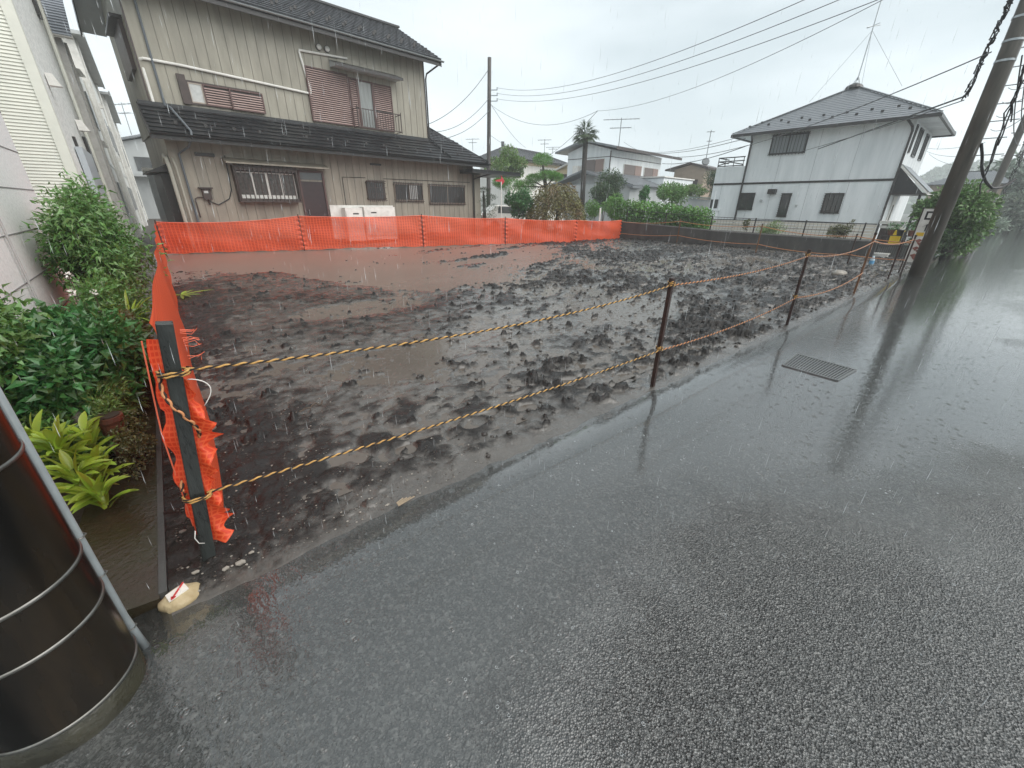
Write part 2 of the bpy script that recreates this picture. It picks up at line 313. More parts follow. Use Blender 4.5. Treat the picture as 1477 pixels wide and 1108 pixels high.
def mud_mat():
    m_, n, l, b = nodes('wet_mud')
    tc_ = n.new('ShaderNodeTexCoord'); V = tc_.outputs['Object']
    sx = n.new('ShaderNodeSeparateXYZ'); l.new(V, sx.inputs[0])
    mix = n.new('ShaderNodeMix'); mix.data_type = 'RGBA'; mix.inputs[6].default_value = (.075, .068, .060, 1); mix.inputs[7].default_value = (.125, .115, .102, 1)
    l.new(rng_(n, l, noise_(n, l, V, 1.1, 6, .62), .36, .68), mix.inputs[0])
    mix2 = n.new('ShaderNodeMix'); mix2.data_type = 'RGBA'; mix2.inputs[7].default_value = (.030, .025, .022, 1); l.new(mix.outputs[2], mix2.inputs[6])
    l.new(math_(n, l, 'MULTIPLY', rng_(n, l, noise_(n, l, V, .5, 3, .5), .5, .7), .7), mix2.inputs[0])
    sp = n.new('ShaderNodeMix'); sp.data_type = 'RGBA'; sp.inputs[7].default_value = (.30, .27, .23, 1); l.new(mix2.outputs[2], sp.inputs[6])
    l.new(math_(n, l, 'MULTIPLY', rng_(n, l, noise_(n, l, V, 55, 2), .70, .76), .55), sp.inputs[0])
    dk = n.new('ShaderNodeMix'); dk.data_type = 'RGBA'; dk.inputs[7].default_value = (.016, .0135, .012, 1); l.new(sp.outputs[2], dk.inputs[6])   # silt settles low, the raised soil is black
    zz = math_(n, l, 'ADD', sx.outputs[2], math_(n, l, 'MULTIPLY_ADD', noise_(n, l, V, 6, 5, .65), .09, -.045)); lft = rng_(n, l, sx.outputs[0], .1, .7, .022, 0)
    l.new(rng_(n, l, math_(n, l, 'ADD', zz, lft), .018, .046), dk.inputs[0]); l.new(dk.outputs[2], b.inputs['Base Color'])
    l.new(rng_(n, l, noise_(n, l, V, 3.1, 4), .3, .7, .12, .36), b.inputs['Roughness'])
    b.inputs['Specular IOR Level'].default_value = .25
    h0 = math_(n, l, 'MULTIPLY', noise_(n, l, V, 28, 6, .7), .020)
    h = math_(n, l, 'ADD', h0, math_(n, l, 'MULTIPLY', noise_(n, l, V, 110, 3, .6), .006))
    bp = n.new('ShaderNodeBump'); bp.inputs['Strength'].default_value = .85; bp.inputs['Distance'].default_value = 1
    l.new(h, bp.inputs['Height']); l.new(bp.outputs[0], b.inputs['Normal'])
    bw = n.new('ShaderNodeBump'); bw.inputs['Strength'].default_value = .5; bw.inputs['Distance'].default_value = 1
    l.new(math_(n, l, 'MULTIPLY', noise_(n, l, V, 34, 4, .6), .007), bw.inputs['Height']); l.new(bw.outputs[0], b.inputs['Coat Normal'])
    l.new(math_(n, l, 'SUBTRACT', 1.0, math_(n, l, 'MULTIPLY', rng_(n, l, math_(n, l, 'ADD', zz, lft), .012, .042), .8)), b.inputs['Coat Weight']); b.inputs['Coat Roughness'].default_value = .24; b.inputs['Coat IOR'].default_value = 1.6
    return m_
M_asph = asphalt_mat()
M_soil = mat('dark_garden_soil', (.035, .024, .018), .5, (.06, .045, .03), 5, bump=.8, bscale=30)
M_field = mat('distant_ground', (.07, .075, .06), .6, (.10, .10, .09), .3)

b = MB(); b.box(-160, 420, -200, 320, -.6, -.16); tag(b.build('ground', M_field), kind='structure')
# road: one sheet reaching away to the vanishing point, its left edge ragged where it meets the lot
b = MB(); rows = []
xs = list(np.arange(-9, 19, .12)) + list(np.arange(19, 140, 2.5))
ed = [2.06 if x > -.2 else 1.88 for x in xs]
ys = [-9, -6, -4, -2.5, -1, 0, 1, 1.5]
for x, e in zip(xs, ed): rows.append([(x, y, 0.0) for y in ys] + [(x, e, -.004), (x, e + .02, -.08)])
k = len(rows[0]); b.v = [p for r_ in rows for p in r_]
for i in range(len(rows) - 1):
    for j in range(k - 1): b.f.append((i*k+j, (i+1)*k+j, (i+1)*k+j+1, i*k+j+1)); b.mi.append(0)
tag(b.build('road', M_asph, smooth=True), kind='structure')

# the cleared lot: a sculpted sheet of mud
def graded(a, b_, n, p): return a + (b_ - a) * (np.linspace(0, 1, n) ** p)
GX = np.concatenate([[-.37], graded(-.3, 19.4, 820, 1.45)]); GY = graded(1.62, 18.3, 560, 1.6)
X, Y = np.meshgrid(GX, GY)
def mud_height(X, Y):
    wx = X + .5 * (fbm(X * .9, Y * .9, 3) - .5); wy = Y + .5 * (fbm(X * .9 + 40, Y * .9, 3) - .5)
    ca, sa = math.cos(R(24)), math.sin(R(24))
    u = wx * ca + wy * sa; v = -wx * sa + wy * ca
    right = np.clip((X - .45 * Y - .2) / 3.0, 0, 1)                 # churned part on the right
    base = (fbm(wx * .5, wy * .5, 3) - .5) * .06 + .010 - .006 * right
    rut = fbm(u * .8, v * 4.5, 4, .6) - .5                          # ridges dragged across the lot
    med = fbm(wx * 3.2, wy * 3.2, 4, .55) - .5
    fine = fbm(X * 11, Y * 11, 4, .62) - .5
    h = base + (.020 + .065 * right) * rut + (.020 + .030 * right) * med + (.022 + .024 * right + .016 * np.clip(1 - (X + .2) / 1.1, 0, 1)) * fine
    patch = fbm(u * .55 + 7, v * 1.3, 3)                            # where clods lie
    thr = .66 - .16 * right * np.clip((patch - .40) / .18, 0, 1) + .05 * (1 - right)
    c = fbm(X * 8 + 3 * rut, Y * 8, 4, .6); h += np.clip(c - thr, 0, .16) * .42
    # wide sheet of standing water at the back left
    yb = np.interp(X, [0, 1.9, 2.6, 3.4, 4.3, 5.5, 7.6, 10, 12, 13.5], [12.6, 11.2, 9.0, 7.6, 6.7, 6.4, 6.9, 8.0, 10.4, 15])
    pd = np.clip((Y - yb + 2.2 * (fbm(wx * .9 + 3, wy * .9, 4, .6) - .5)) / .9, 0, 1)
    isl = np.clip((fbm(u * .5 + 20, v * 1.6 + 3, 3) - .54) / .06, 0, 1) * np.clip((X - 4) / 4, 0, 1)
    pd = pd * (1 - .85 * isl)
    h = h * (1 - .72 * pd) - .022 * pd
    pd2 = np.clip(1 - (((X - 2.4) / 1.3) ** 2 + ((Y - 6.6) / .7) ** 2), 0, 1); h -= .03 * pd2
    # prints and slabs of mud near the road
    nr = np.clip(1 - np.abs(Y - 2.5) / .9, 0, 1) * np.clip((X - .2) / .3, 0, 1); bil = np.abs(2 * fbm(X * 3.6 + 5, Y * 5.2, 3, .5) - 1)
    h += nr * (.040 * np.clip(bil * 2.6, 0, 1) - .020)
    for (fx, fy, fr) in ((1.55, 2.3, .07), (2.05, 2.25, .08), (.95, 2.3, .07), (2.7, 2.4, .09)):
        d = np.hypot((X - fx) * .75, Y - fy) + .035 * (fbm(X * 7, Y * 7, 2) - .5) * 2
        h += np.where(d < fr, -.018, 0) * np.clip((fr - d) / .02, 0, 1) + .016 * np.exp(-((d - fr - .02) / .02) ** 2)
    e = Y - (1.80 + .05 * np.clip(fbm(X * 9, Y * 9, 3) - .5, -.3, .3) + .015 * np.sin(X * .7) + .07 * (fbm(X * 3, Y * 0 + 3., 3) - .5))  # lies down at the road edge
    t = np.clip(e / .16, 0, 1)
    h = h * t * (.35 + .65 * t) + np.where(e < 0, np.maximum(e * .25, -.04), .014 * np.clip(e / .18, 0, 1)) + (.006 + .016 * np.clip(1 - (X + .2) / 1.0, 0, 1) * np.clip(e / .1, 0, 1)) * fine
    return h
H = mud_height(X, Y)
ny, nx = X.shape; me = bpy.data.meshes.new('mud_ground'); me.vertices.add(ny * nx)
me.vertices.foreach_set('co', np.stack([X.ravel(), Y.ravel(), H.ravel()], 1).astype(np.float32).ravel())
idx = np.arange(ny * nx).reshape(ny, nx)
fa = np.stack([idx[:-1, :-1].ravel(), idx[:-1, 1:].ravel(), idx[1:, 1:].ravel(), idx[1:, :-1].ravel()], 1)
me.loops.add(fa.size); me.loops.foreach_set('vertex_index', fa.ravel().astype(np.int32)); me.polygons.add(len(fa)); me.polygons.foreach_set('loop_start', np.arange(len(fa), dtype=np.int32) * 4)
me.update(calc_edges=True); me.polygons.foreach_set('use_smooth', [True] * len(fa)); me.materials.append(mud_mat()); o = bpy.data.objects.new('mud_ground', me); COL.objects.link(o); tag(o, kind='structure')
b = MB(); b.add([(-.2, 2.10, .014), (19.3, 2.10, .014), (19.3, 18.2, .014), (-.2, 18.2, .014)], [(0, 1, 2, 3)])
tag(b.build('puddle_water', water_mat('muddy_water', (.20, .172, .145), .10, 1.0)), kind='structure')
def mudz(x, y): return float(mud_height(np.array([[x]]), np.array([[y]]))[0, 0])

# yards around the lot
b = MB(); b.add([(-.2, 18.2, -.02), (19.6, 18.2, -.02), (40, 30, -.02), (40, 80, -.02), (-14, 80, -.02), (-14, 1.6, -.03), (-.78, 1.6, -.03), (-.3, 18.2, -.02)], [tuple(range(8))])
tag(b.build('yard_ground', M_soil), kind='structure')
b = MB(); b.add([(19.5, 3.0, .02), (60, 3.0, .02), (60, 60, .02), (19.5, 60, .02)], [(0, 1, 2, 3)])
tag(b.build('side_yard', mat('wet_gravel_yard', (.13, .13, .12), .45, (.08, .08, .075), 4, bump=.5, bscale=30)), kind='structure')
b = MB(); b.add([(15.4, 1.85, .008), (19.6, 1.9, .008), (28, 1.9, .012), (28, 4.5, .012), (19.6, 3.7, .008), (16.6, 3.4, .006)], [tuple(range(6))])
tag(b.build('driveway', M_conc), kind='structure')
# concrete edging beside the planting bed
b = MB(); pts = [(-.75, 1.93), (-.40, 1.88), (-.385, 5), (-.37, 9), (-.37, 17.8), (-.52, 17.8), (-.6, 9), (-.62, 5)]
b.prism([(x, y, -.1) for x, y in pts], (0, 0, .135))
o = b.build('concrete_strip', mat('mossy_wet_concrete', (.040, .026, .017), .25, (.034, .032, .015), 3.5, bump=.5, bscale=35))
tag(o, kind='structure')
b = MB(); b.prism([(-.400, 1.90, -.05), (-.372, 1.90, -.05), (-.345, 9, -.05), (-.37, 9, -.05)], (0, 0, .093))
tag(b.build('kerb', M_conc_d), kind='structure')

# ------------------------------------------------------------ buildings
class FB(MB):
    "mesh builder on a facade: x along the wall, -y outwards, z up, placed in the house by matrix T"
    def __init__(s, T=None): super().__init__(); s.T = T
    def build(s, *a, **k):
        if s.T is not None: s.v = [tuple(s.T @ Vector(p)) for p in s.v]
        return super().build(*a, **k)
def face_west(x, y0): return Matrix.Translation((x, y0, 0)) @ Matrix.Rotation(R(-90), 4, 'Z')   # a runs towards -y
def face_east(x, y0): return Matrix.Translation((x, y0, 0)) @ Matrix.Rotation(R(90), 4, 'Z')    # a runs towards +y
def frame_rect(b, u0, u1, z0, z1, w, y0, y1):
    b.box(u0, u1, y0, y1, z1 - w, z1); b.box(u0, u1, y0, y1, z0, z0 + w); b.box(u0, u0 + w, y0, y1, z0 + w, z1 - w); b.box(u1 - w, u1, y0, y1, z0 + w, z1 - w)
def window(root, u0, u1, z0, z1, T=None, fm=None, gm=None, fw=.05, mull=1, bars=0, barm=None, stand=.12, hbars=0, proud=.05, label=None, sash=None):
    fm = fm or M_dark; gm = gm or M_glass
    b = FB(T); frame_rect(b, u0, u1, z0, z1, fw, -proud, .03)
    for i in range(mull):
        c = u0 + (u1 - u0) * (i + 1) / (mull + 1); b.box(c - fw * .4, c + fw * .4, -proud + .008, .02, z0 + fw, z1 - fw)
    f = b.build('window', fm, root)
    if label: f['label'] = label
    b = FB(T); b.box(u0 + fw, u1 - fw, -.018, -.006, z0 + fw, z1 - fw); b.build('pane', gm, f)
    if sash:
        b = FB(T)
        for i in range(mull + 1):
            a0 = u0 + fw + (u1 - u0 - 2 * fw) * i / (mull + 1); a1 = u0 + fw + (u1 - u0 - 2 * fw) * (i + 1) / (mull + 1)
            frame_rect(b, a0 + .004, a1 - .004, z0 + fw + .004, z1 - fw - .004, .028, -proud + .004, -.02)
        b.build('sash', sash, f)
    if bars or hbars:
        b = FB(T)
        for z in (z0 - .02, z1 - .0): b.box(u0 - .04, u1 + .04, -stand - .025, -stand, z, z + .025)
        for i in range(bars):
            c = u0 + (u1 - u0) * (i + .5) / bars; b.box(c - .011, c + .011, -stand - .0225, -stand - .0025, z0 - .06, z1 + .05)
        for i in range(hbars):
            z = z0 + (z1 - z0) * (i + 1) / (hbars + 1); b.box(u0 - .03, u1 + .03, -stand - .04, -stand - .025, z - .01, z + .01)
        for u in (u0 - .03, u1 + .01):
            for z in (z0 + .05, z1 - .08): b.box(u, u + .02, -stand, .0, z, z + .02)
        b.build('grille', barm or M_dark, f)
    return f
def stepped_roof(a, b_, c, d, rows, name, mtl, parent, lip=.03, th=.05, T=None, smooth=False, ribs=0):
    "roof plane: a-b lower (eave) edge, d-c upper edge; overlapping courses with a real step"
    a, b_, c, d = map(Vector, (a, b_, c, d)); nrm = (b_ - a).cross(d - a).normalized()
    if nrm.z < 0: nrm = -nrm
    m_ = FB(T)
    for i in range(rows):
        t0, t1 = i / rows, (i + 1) / rows
        l0, r0, l1, r1 = a.lerp(d, t0), b_.lerp(c, t0), a.lerp(d, t1), b_.lerp(c, t1)
        m_.add([l0 - nrm * th, r0 - nrm * th, r1 - nrm * th, l1 - nrm * th, l0 + nrm * lip, r0 + nrm * lip, r1, l1],
               [(0, 3, 2, 1), (4, 5, 6, 7), (0, 1, 5, 4), (1, 2, 6, 5), (2, 3, 7, 6), (3, 0, 4, 7)])
    if ribs:
        for i in range(ribs):
            for j in range(rows):
                t = (i + .5 * (j % 2) + .25) / ribs; q0 = a.lerp(b_, t); q1 = d.lerp(c, t)
                p0 = q0.lerp(q1, j / rows) + nrm * (lip + .002); p1 = q0.lerp(q1, (j + .97) / rows) + nrm * .004
                m_.beam(p0, p1, .014, .012)
    return m_.build(name, mtl, parent)
def snow_guards(roof, a, b_, n, up, T=None, size=.10):
    a, b_ = Vector(a), Vector(b_); proto = None
    for i in range(n):
        m_ = FB(T); p = a.lerp(b_, (i + .5) / n) + Vector(up)
        m_.prism([p + Vector((-size/2, -size/2, 0)), p + Vector((size/2, -size/2, 0)), p + Vector((size/2, -size/2, size*.8)), p + Vector((0, -size/2, size)), p + Vector((-size/2, -size/2, size*.8))], (0, .02, 0))
        m_.box(p.x - size * .2, p.x + size * .2, p.y - size / 2 + .02, p.y + size, p.z - .03, p.z + .01)
        m_.build('snow_guard', M_dark, roof)
def battens(b, u0, u1, z0, z1, step=.303, w=.012, d=.012, y=0):
    u = u0 + step
    while u < u1 - .05: b.box(u - w / 2, u + w / 2, y - d, y + .01, z0, z1); u += step
def gutter(name, p, q, parent, m_=None, r=.055, T=None):
    b = FB(T); p, q = Vector(p), Vector(q); d = (q - p).normalized(); s_ = d.cross(Vector((0, 0, 1))).normalized(); K = 7
    for end in (p, q):
        for k_ in range(K):
            t = math.pi * k_ / (K - 1); b.v.append(tuple(end + s_ * math.cos(t) * r - Vector((0, 0, 1)) * math.sin(t) * r))
    for k_ in range(K - 1): b.f.append((k_, k_ + 1, K + k_ + 1, K + k_)); b.mi.append(0)
    o = b.build(name, m_ or M_black_roof, parent)
    sm = o.modifiers.new('thick', 'SOLIDIFY'); sm.thickness = .012; return o

# --- the beige two-storey house behind the lot
H1 = thing('beige_house', 'beige two-storey house with black roofs and red-brown louvred shutters behind the orange net', 'house', (.5, 18.3, 0), 4.6)
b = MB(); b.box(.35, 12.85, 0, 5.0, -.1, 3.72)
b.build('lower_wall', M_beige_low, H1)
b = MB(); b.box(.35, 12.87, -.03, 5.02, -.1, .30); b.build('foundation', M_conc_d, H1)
b = MB(); b.box(.3, 10.2, 0.002, 5.12, 3.72, 7.55)
b.add([(.3, .01, 7.5), (.3, 5.1, 7.5), (.3, 2.56, 8.75), (10.2, .01, 7.5), (10.2, 5.1, 7.5), (10.2, 2.56, 8.75)], [(0, 1, 2), (3, 5, 4)])
b.build('upper_wall', M_beige, H1)
M_seam = mat('siding_seam', (.19, .175, .145), .6)
b = MB(); battens(b, .35, 12.85, .25, 3.72, w=.013, d=.012); b.build('siding_seam', M_seam, H1)['kind'] = 'stuff'
b = MB(); battens(b, .3, 10.2, 4.2, 7.5, w=.013, d=.012, y=.002); b.build('siding_seam', M_seam, H1)['kind'] = 'stuff'
b = MB(); b.box(.262, .30, -.02, .07, 4.25, 7.5); b.build('corner_trim', M_brown, H1)
b = MB(); b.box(10.2, 10.235, -.02, .07, 4.25, 7.4); b.build('corner_trim', M_brown, H1)
# upper gable roof
zr = 9.02
rf = stepped_roof((-.42, -.72, 7.27), (10.68, -.72, 7.27), (10.68, 2.56, zr), (-.42, 2.56, zr), 13, 'upper_roof', M_tile, H1, lip=.03, ribs=36)
stepped_roof((10.68, 5.84, 7.27), (-.42, 5.84, 7.27), (-.42, 2.56, zr), (10.68, 2.56, zr), 13, 'upper_roof', M_tile, H1)
b = MB(); b.beam((-.45, 2.56, zr + .05), (10.71, 2.56, zr + .05), .22, .07); b.build('ridge_cap', M_black_roof, rf)
sl = (zr - 7.27) / 3.28
snow_guards(rf, (-.2, 0, 0), (10.6, 0, 0), 18, (0, -.15, 7.27 + sl * .57 + .03)); snow_guards(rf, (.1, 0, 0), (10.3, 0, 0), 17, (0, .25, 7.27 + sl * .97 + .03))
b = MB(); b.box(-.42, 10.68, -.72, -.69, 7.02, 7.235)
b.add([(-.42, -.69, 7.10), (10.68, -.69, 7.10), (10.68, 0, 7.34), (-.42, 0, 7.34)], [(0, 1, 2, 3)])
for u in (-.42, 10.65):
    b.prism([(u, -.72, 7.0), (u, -.72, 7.22), (u, 2.56, zr - .06), (u, 5.84, 7.22), (u, 5.84, 7.0), (u, 2.56, zr - .3)], (.03, 0, 0))
b.build('fascia', M_dark, H1)
b = MB(); b.add([(-.39, -.6, 7.13), (-.39, 2.56, zr - .28), (.3, 2.56, zr - .28), (.3, -.6, 7.13)], [(0, 1, 2, 3)]); b.add([(-.39, 5.8, 7.13), (-.39, 2.56, zr - .28), (.3, 2.56, zr - .28), (.3, 5.8, 7.13)], [(3, 2, 1, 0)])
b.build('soffit', M_grey_w, H1)
gutter('gutter', (-.42, -.78, 7.2), (10.75, -.78, 7.2), H1, M_steel)
# lower lean-to roof
zj, ze = 4.30, 3.50
lr = stepped_roof((-.02, -.82, ze), (13.2, -.82, ze), (11.95, .0, ze + .82), (-.02, .0, ze + .82), 7, 'lower_roof', M_black_roof, H1, lip=.028)
snow_guards(lr, (.3, 0, 0), (12.6, 0, 0), 16, (0, -.58, ze + .27), size=.09)
stepped_roof((10.24, .0, ze + .83), (11.97, .0, ze + .83), (11.0, 1.3, 5.05), (10.24, 1.3, 5.05), 8, 'lower_roof', M_tile, H1, lip=.03, ribs=6)
stepped_roof((13.22, -.84, ze), (13.22, 5.2, ze), (11.0, 2.6, 5.05), (11.0, 1.3, 5.05), 14, 'lower_roof', M_tile, H1, lip=.03, ribs=14)
b = MB(); b.beam((13.22, -.84, ze + .05), (11.0, 1.3, 5.09), .12, .06); b.beam((10.25, -.01, 4.42), (10.95, -.78, 3.60), .055, .055); b.build('roof_hip', M_black_roof, H1)
b = MB(); b.box(-.05, 13.2, -.86, -.83, ze - .2, ze - .03); b.add([(-.02, -.83, ze - .16), (13.2, -.83, ze - .16), (13.2, 0, ze - .1), (-.02, 0, ze - .1)], [(0, 1, 2, 3)])
b.prism([(-.06, -.86, ze - .2), (-.06, -.86, ze), (-.06, 0, zj + .02), (-.06, 0, zj - .3)], (.035, 0, 0)); b.build('fascia', M_dark, H1)
b = MB(); b.box(-.02, 10.24, -.06, .01, 4.2, 4.37); b.build('flashing', M_black_roof, H1)
gutter('gutter', (-.05, -.92, ze - .03), (13.25, -.92, ze - .03), H1)
# porch roof at the right end and its post
b = MB(); b.box(12.0, 15.3, -1.0, 1.6, 3.02, 3.16); b.box(11.95, 15.35, -1.05, 1.65, 3.16, 3.19); b.build('porch_roof', M_black_roof, H1)
b = MB(); b.box(12.9, 13.3, -.04, .25, 0, 3.02); b.build('pilaster', M_beige, H1)
for pp, r_ in (([(12.8, -.06, 3.3), (12.8, -.06, .1)], .03), ([(13.4, -.9, 3.05), (13.1, -.5, 2.95), (12.82, -.06, 2.8)], .03), ([(10.62, -.75, 7.12), (10.3, -.1, 6.8), (10.26, -.06, 6.6), (10.26, -.06, 4.4)], .035)):
    b = MB(); b.tube(pp, r_); b.build('downpipe', M_dark, H1)
b = MB(); b.tube([(.62, -.06, 7.3), (.62, -.06, 4.3), (.66, -.1, 4.28), (.72, -.2, 4.25), (.98, -.86, 3.58), (.95, -.9, 3.42), (.9, -.3, 3.2), (.62, -.06, 3.0), (.62, -.06, .2)], .034)
b.build('downpipe', mat('grey_blue_pipe', (.10, .115, .13), .4), H1)
# pale twin pipes on the left corner
for du, r_ in ((.0, .055), (.17, .03)):
    b = MB(); b.tube([(.25 + du, .55, 2.75), (.25 + du, .2, 2.95), (.25 + du, -.03, 2.85), (.27 + du, -.08, 2.6), (.27 + du, -.08, .1)], r_); b.build('drain_pipe', mat('beige_pipe', (.40, .385, .33), .4), H1)
# white conduit on the upper wall
b = MB(); b.tube([(.33, .3, 5.4), (.34, .02, 5.42), (.42, -.05, 5.44), (1.3, -.05, 5.44), (5.17, -.05, 5.30), (5.17, -.05, 5.36), (4.98, -.05, 6.52), (4.98, -.05, 6.56), (6.75, -.05, 6.66)], .038)
b.tube([(.33, .3, 5.4), (.36, .02, 5.2), (.36, -.04, 4.36)], .038); b.build('conduit', M_white, H1)
for u in (5.72, 6.02):
    b = MB(); b.tube([(u, .0, 6.80), (u, -.05, 6.80)], .10, 20); v_ = b.build('vent_cap', M_dark, H1)
    b = MB(); b.tube([(u, -.03, 6.80), (u, -.085, 6.80), (u, -.10, 6.80)], [.088, .086, .06], 20); b.build('vent_cover', M_white, v_, True)
# louvred shutters upstairs
def louvre(parent, u0, u1, z0, z1, step=.058, y=-.05):
    b = MB(); z = z0 + step / 2
    while z < z1 - step * .3:
        b.add([(u0, y - .040, z - step * .30), (u1, y - .040, z - step * .30), (u1, y - .012, z + step * .26), (u0, y - .012, z + step * .26), (u0, y, z - step * .30), (u1, y, z - step * .30)], [(0, 1, 2, 3), (0, 4, 5, 1)]); z += step
    return b.build('louvre', M_red, parent)
def shutter(u0, u1, z0, z1, y=-.05, step=.058):
    b = MB(); frame_rect(b, u0, u1, z0, z1, .04, y - .045, y + .05); f = b.build('shutter', M_redfr, H1); b = MB(); b.box(u0 + .03, u1 - .03, y + .004, y + .012, z0 + .03, z1 - .03); b.build('backing', M_brown, f); louvre(f, u0 + .04, u1 - .04, z0 + .03, z1 - .03, step, y); return f
shutter(5.07, 6.66, 4.43, 6.14, -.06, .068)
shutter(6.70, 7.03, 4.43, 6.08, -.02, .068); shutter(7.68, 8.52, 4.43, 6.06, -.02, .068)
b = MB(); frame_rect(b, 7.03, 7.68, 4.43, 6.07, .05, -.06, .03); f = b.build('window', M_redfr, H1); b = MB(); b.box(7.08, 7.63, -.02, -.008, 4.48, 6.02); b.build('pane', mat('curtained_glass', (.27, .29, .28), .15, (.19, .205, .20), 3, stretch=(4, 1, .3)), f)
# rail in front of it
b = MB(); b.box(6.72, 8.66, -.42, -.39, 5.02, 5.05); b.box(6.72, 8.66, -.42, -.39, 4.40, 4.43)
for i in range(17): u = 6.73 + i * 1.9 / 16; b.box(u, u + .014, -.412, -.398, 4.43, 5.02)
for u in (6.71, 8.64):
    for z in (5.02, 4.40): b.box(u, u + .022, -.42, -.0, z, z + .025)
    b.box(u, u + .022, -.42, -.395, 4.35, 5.12)
b.build('balcony_rail', M_brown, H1)
# hood above
b = MB(); b.prism([(6.05, 0, 6.50), (6.05, -.55, 6.30), (6.05, -.55, 6.24), (6.05, 0, 6.28)], (2.75, 0, 0)); b.build('window_hood', M_grey_w, H1)
b = MB(); b.add([(6.03, .0, 6.515), (8.82, .0, 6.515), (8.82, -.57, 6.315), (6.03, -.57, 6.315)], [(0, 1, 2, 3)]); b.box(6.03, 8.82, -.58, -.56, 6.22, 6.32); b.build('hood_cover', M_dark, H1)
# small shuttered window on the upper left
b = MB(); frame_rect(b, 1.32, 3.42, 4.44, 5.08, .05, -.05, .03); f = b.build('window', M_brown, H1)
b = MB(); b.box(1.36, 1.72, -.03, -.01, 4.5, 5.03); b.build('pane', M_frost, f)
b = MB(); frame_rect(b, 1.36, 1.74, 4.49, 5.03, .035, -.045, -.02); b.build('sash', mat('beige_frame', (.36, .31, .26), .5), f)
shutter(1.74, 2.50, 4.46, 5.04, -.03, .068); shutter(2.46, 3.46, 4.44, 5.03, -.085, .068)
b = MB(); b.box(1.12, 1.33, -.1, .0, 4.42, 5.2); b.build('shutter_box', M_brown, H1)
# kitchen bay with bars downstairs
b = MB(); b.box(1.98, 4.02, -.32, .0, 1.60, 1.72); b.box(1.98, 2.06, -.32, .0, 1.72, 2.66); b.box(3.98, 4.06, -.32, .0, 1.72, 2.66); b.box(1.98, 4.06, -.32, 0, 2.62, 2.78); f = b.build('window_bay', M_brown, H1)
b = MB(); b.box(2.06, 3.98, -.12, -.10, 1.72, 2.62); b.build('pane', mat('patterned_glass', (.055, .05, .048), .2, (.12, .11, .10), 9), f)
b = MB()
for i in range(4): a0 = 2.06 + i * .48; frame_rect(b, a0, a0 + .478, 1.72, 2.58, .032, -.15, -.12); b.box(a0 + .02, a0 + .46, -.148, -.122, 1.73, 1.84)
b.build('sash', M_white, f)
b = MB()
for i in range(15): u = 2.04 + i * 1.97 / 14; b.box(u - .013, u + .013, -.36, -.335, 1.64, 2.80)
b.box(1.98, 4.06, -.36, -.335, 1.60, 1.64); b.box(1.98, 4.06, -.36, -.335, 2.74, 2.77); b.build('grille', M_brown, f)
b = MB(); b.prism([(1.78, .0, 3.0), (1.78, -.5, 2.84), (1.78, -.5, 2.80), (1.78, 0, 2.88)], (3.45, 0, 0)); b.build('window_canopy', M_beige_low, H1)
# brown door beside it
b = MB(); frame_rect(b, 4.16, 5.14, .25, 2.74, .07, -.06, .03); f = b.build('door', M_redfr, H1)
b = MB(); b.box(4.23, 5.07, -.02, -.004, .3, 2.36); b.build('door_leaf', mat('dark_maroon_door', (.026, .015, .017), .4, (.04, .022, .024), 4), f)
b = MB(); b.box(4.23, 5.07, -.02, -.004, 2.42, 2.67); b.build('transom', M_glass, f)
b = MB(); b.tube([(4.34, -.08, 1.15), (4.34, -.08, 1.35)], .014); b.build('handle', M_steel, f)
# small barred windows
window(H1, 6.90, 7.72, 1.74, 2.48, bars=9, fm=M_brown, barm=M_brown, stand=.16, hbars=2, label='small square window behind a projecting barred cage')
window(H1, 8.22, 9.72, 1.72, 2.45, bars=17, fm=mat('tan_frame', (.20, .165, .13), .5), barm=M_brown, stand=.05)
window(H1, 10.05, 12.25, 1.62, 2.45, bars=22, fm=mat('tan_frame', (.2, .16, .13), .5), barm=M_brown, stand=.05)
b = MB(); b.box(9.0, 9.45, -.03, -.02, 1.8, 2.38); b.build('curtain', M_frost, H1)
b = MB(); b.box(1.05, 1.6, -.05, 0, 2.98, 3.08); b.build('wall_vent', M_dark, H1)
b = MB(); b.box(7.2, 7.7, -.04, 0, 3.1, 3.17); b.build('wall_vent', M_dark, H1)
b = MB(); b.tube([(5.9, -.02, 1.4), (5.9, -.02, 2.58), (6.9, -.02, 2.60)], .011); b.tube([(7.75, -.02, 2.6), (12.6, -.02, 2.64)], .012); b.tube([(1.9, -.02, 3.05), (1.85, -.02, 2.0), (1.72, -.02, 1.7), (1.35, -.04, 1.5), (1.12, -.04, 1.6)], .016); b.build('cable', M_cable, H1)
b = MB(); b.box(.88, 1.28, -.2, 0, 2.00, 2.04); b.box(.96, 1.20, -.14, 0, 1.66, 1.99); f = b.build('meter_box', M_brown, H1)
b = MB(); b.box(1.0, 1.12, -.15, -.139, 1.86, 1.93); b.build('meter_window', M_frost, f)
b = MB(); b.tube([(.72, -.05, 1.1), (.72, -.05, 1.68), (.8, -.05, 1.73), (.96, -.05, 1.73)], .018); b.tube([(1.08, -.05, 1.66), (1.1, -.05, 1.5)], .03); b.build('meter_pipe', M_brown, H1)
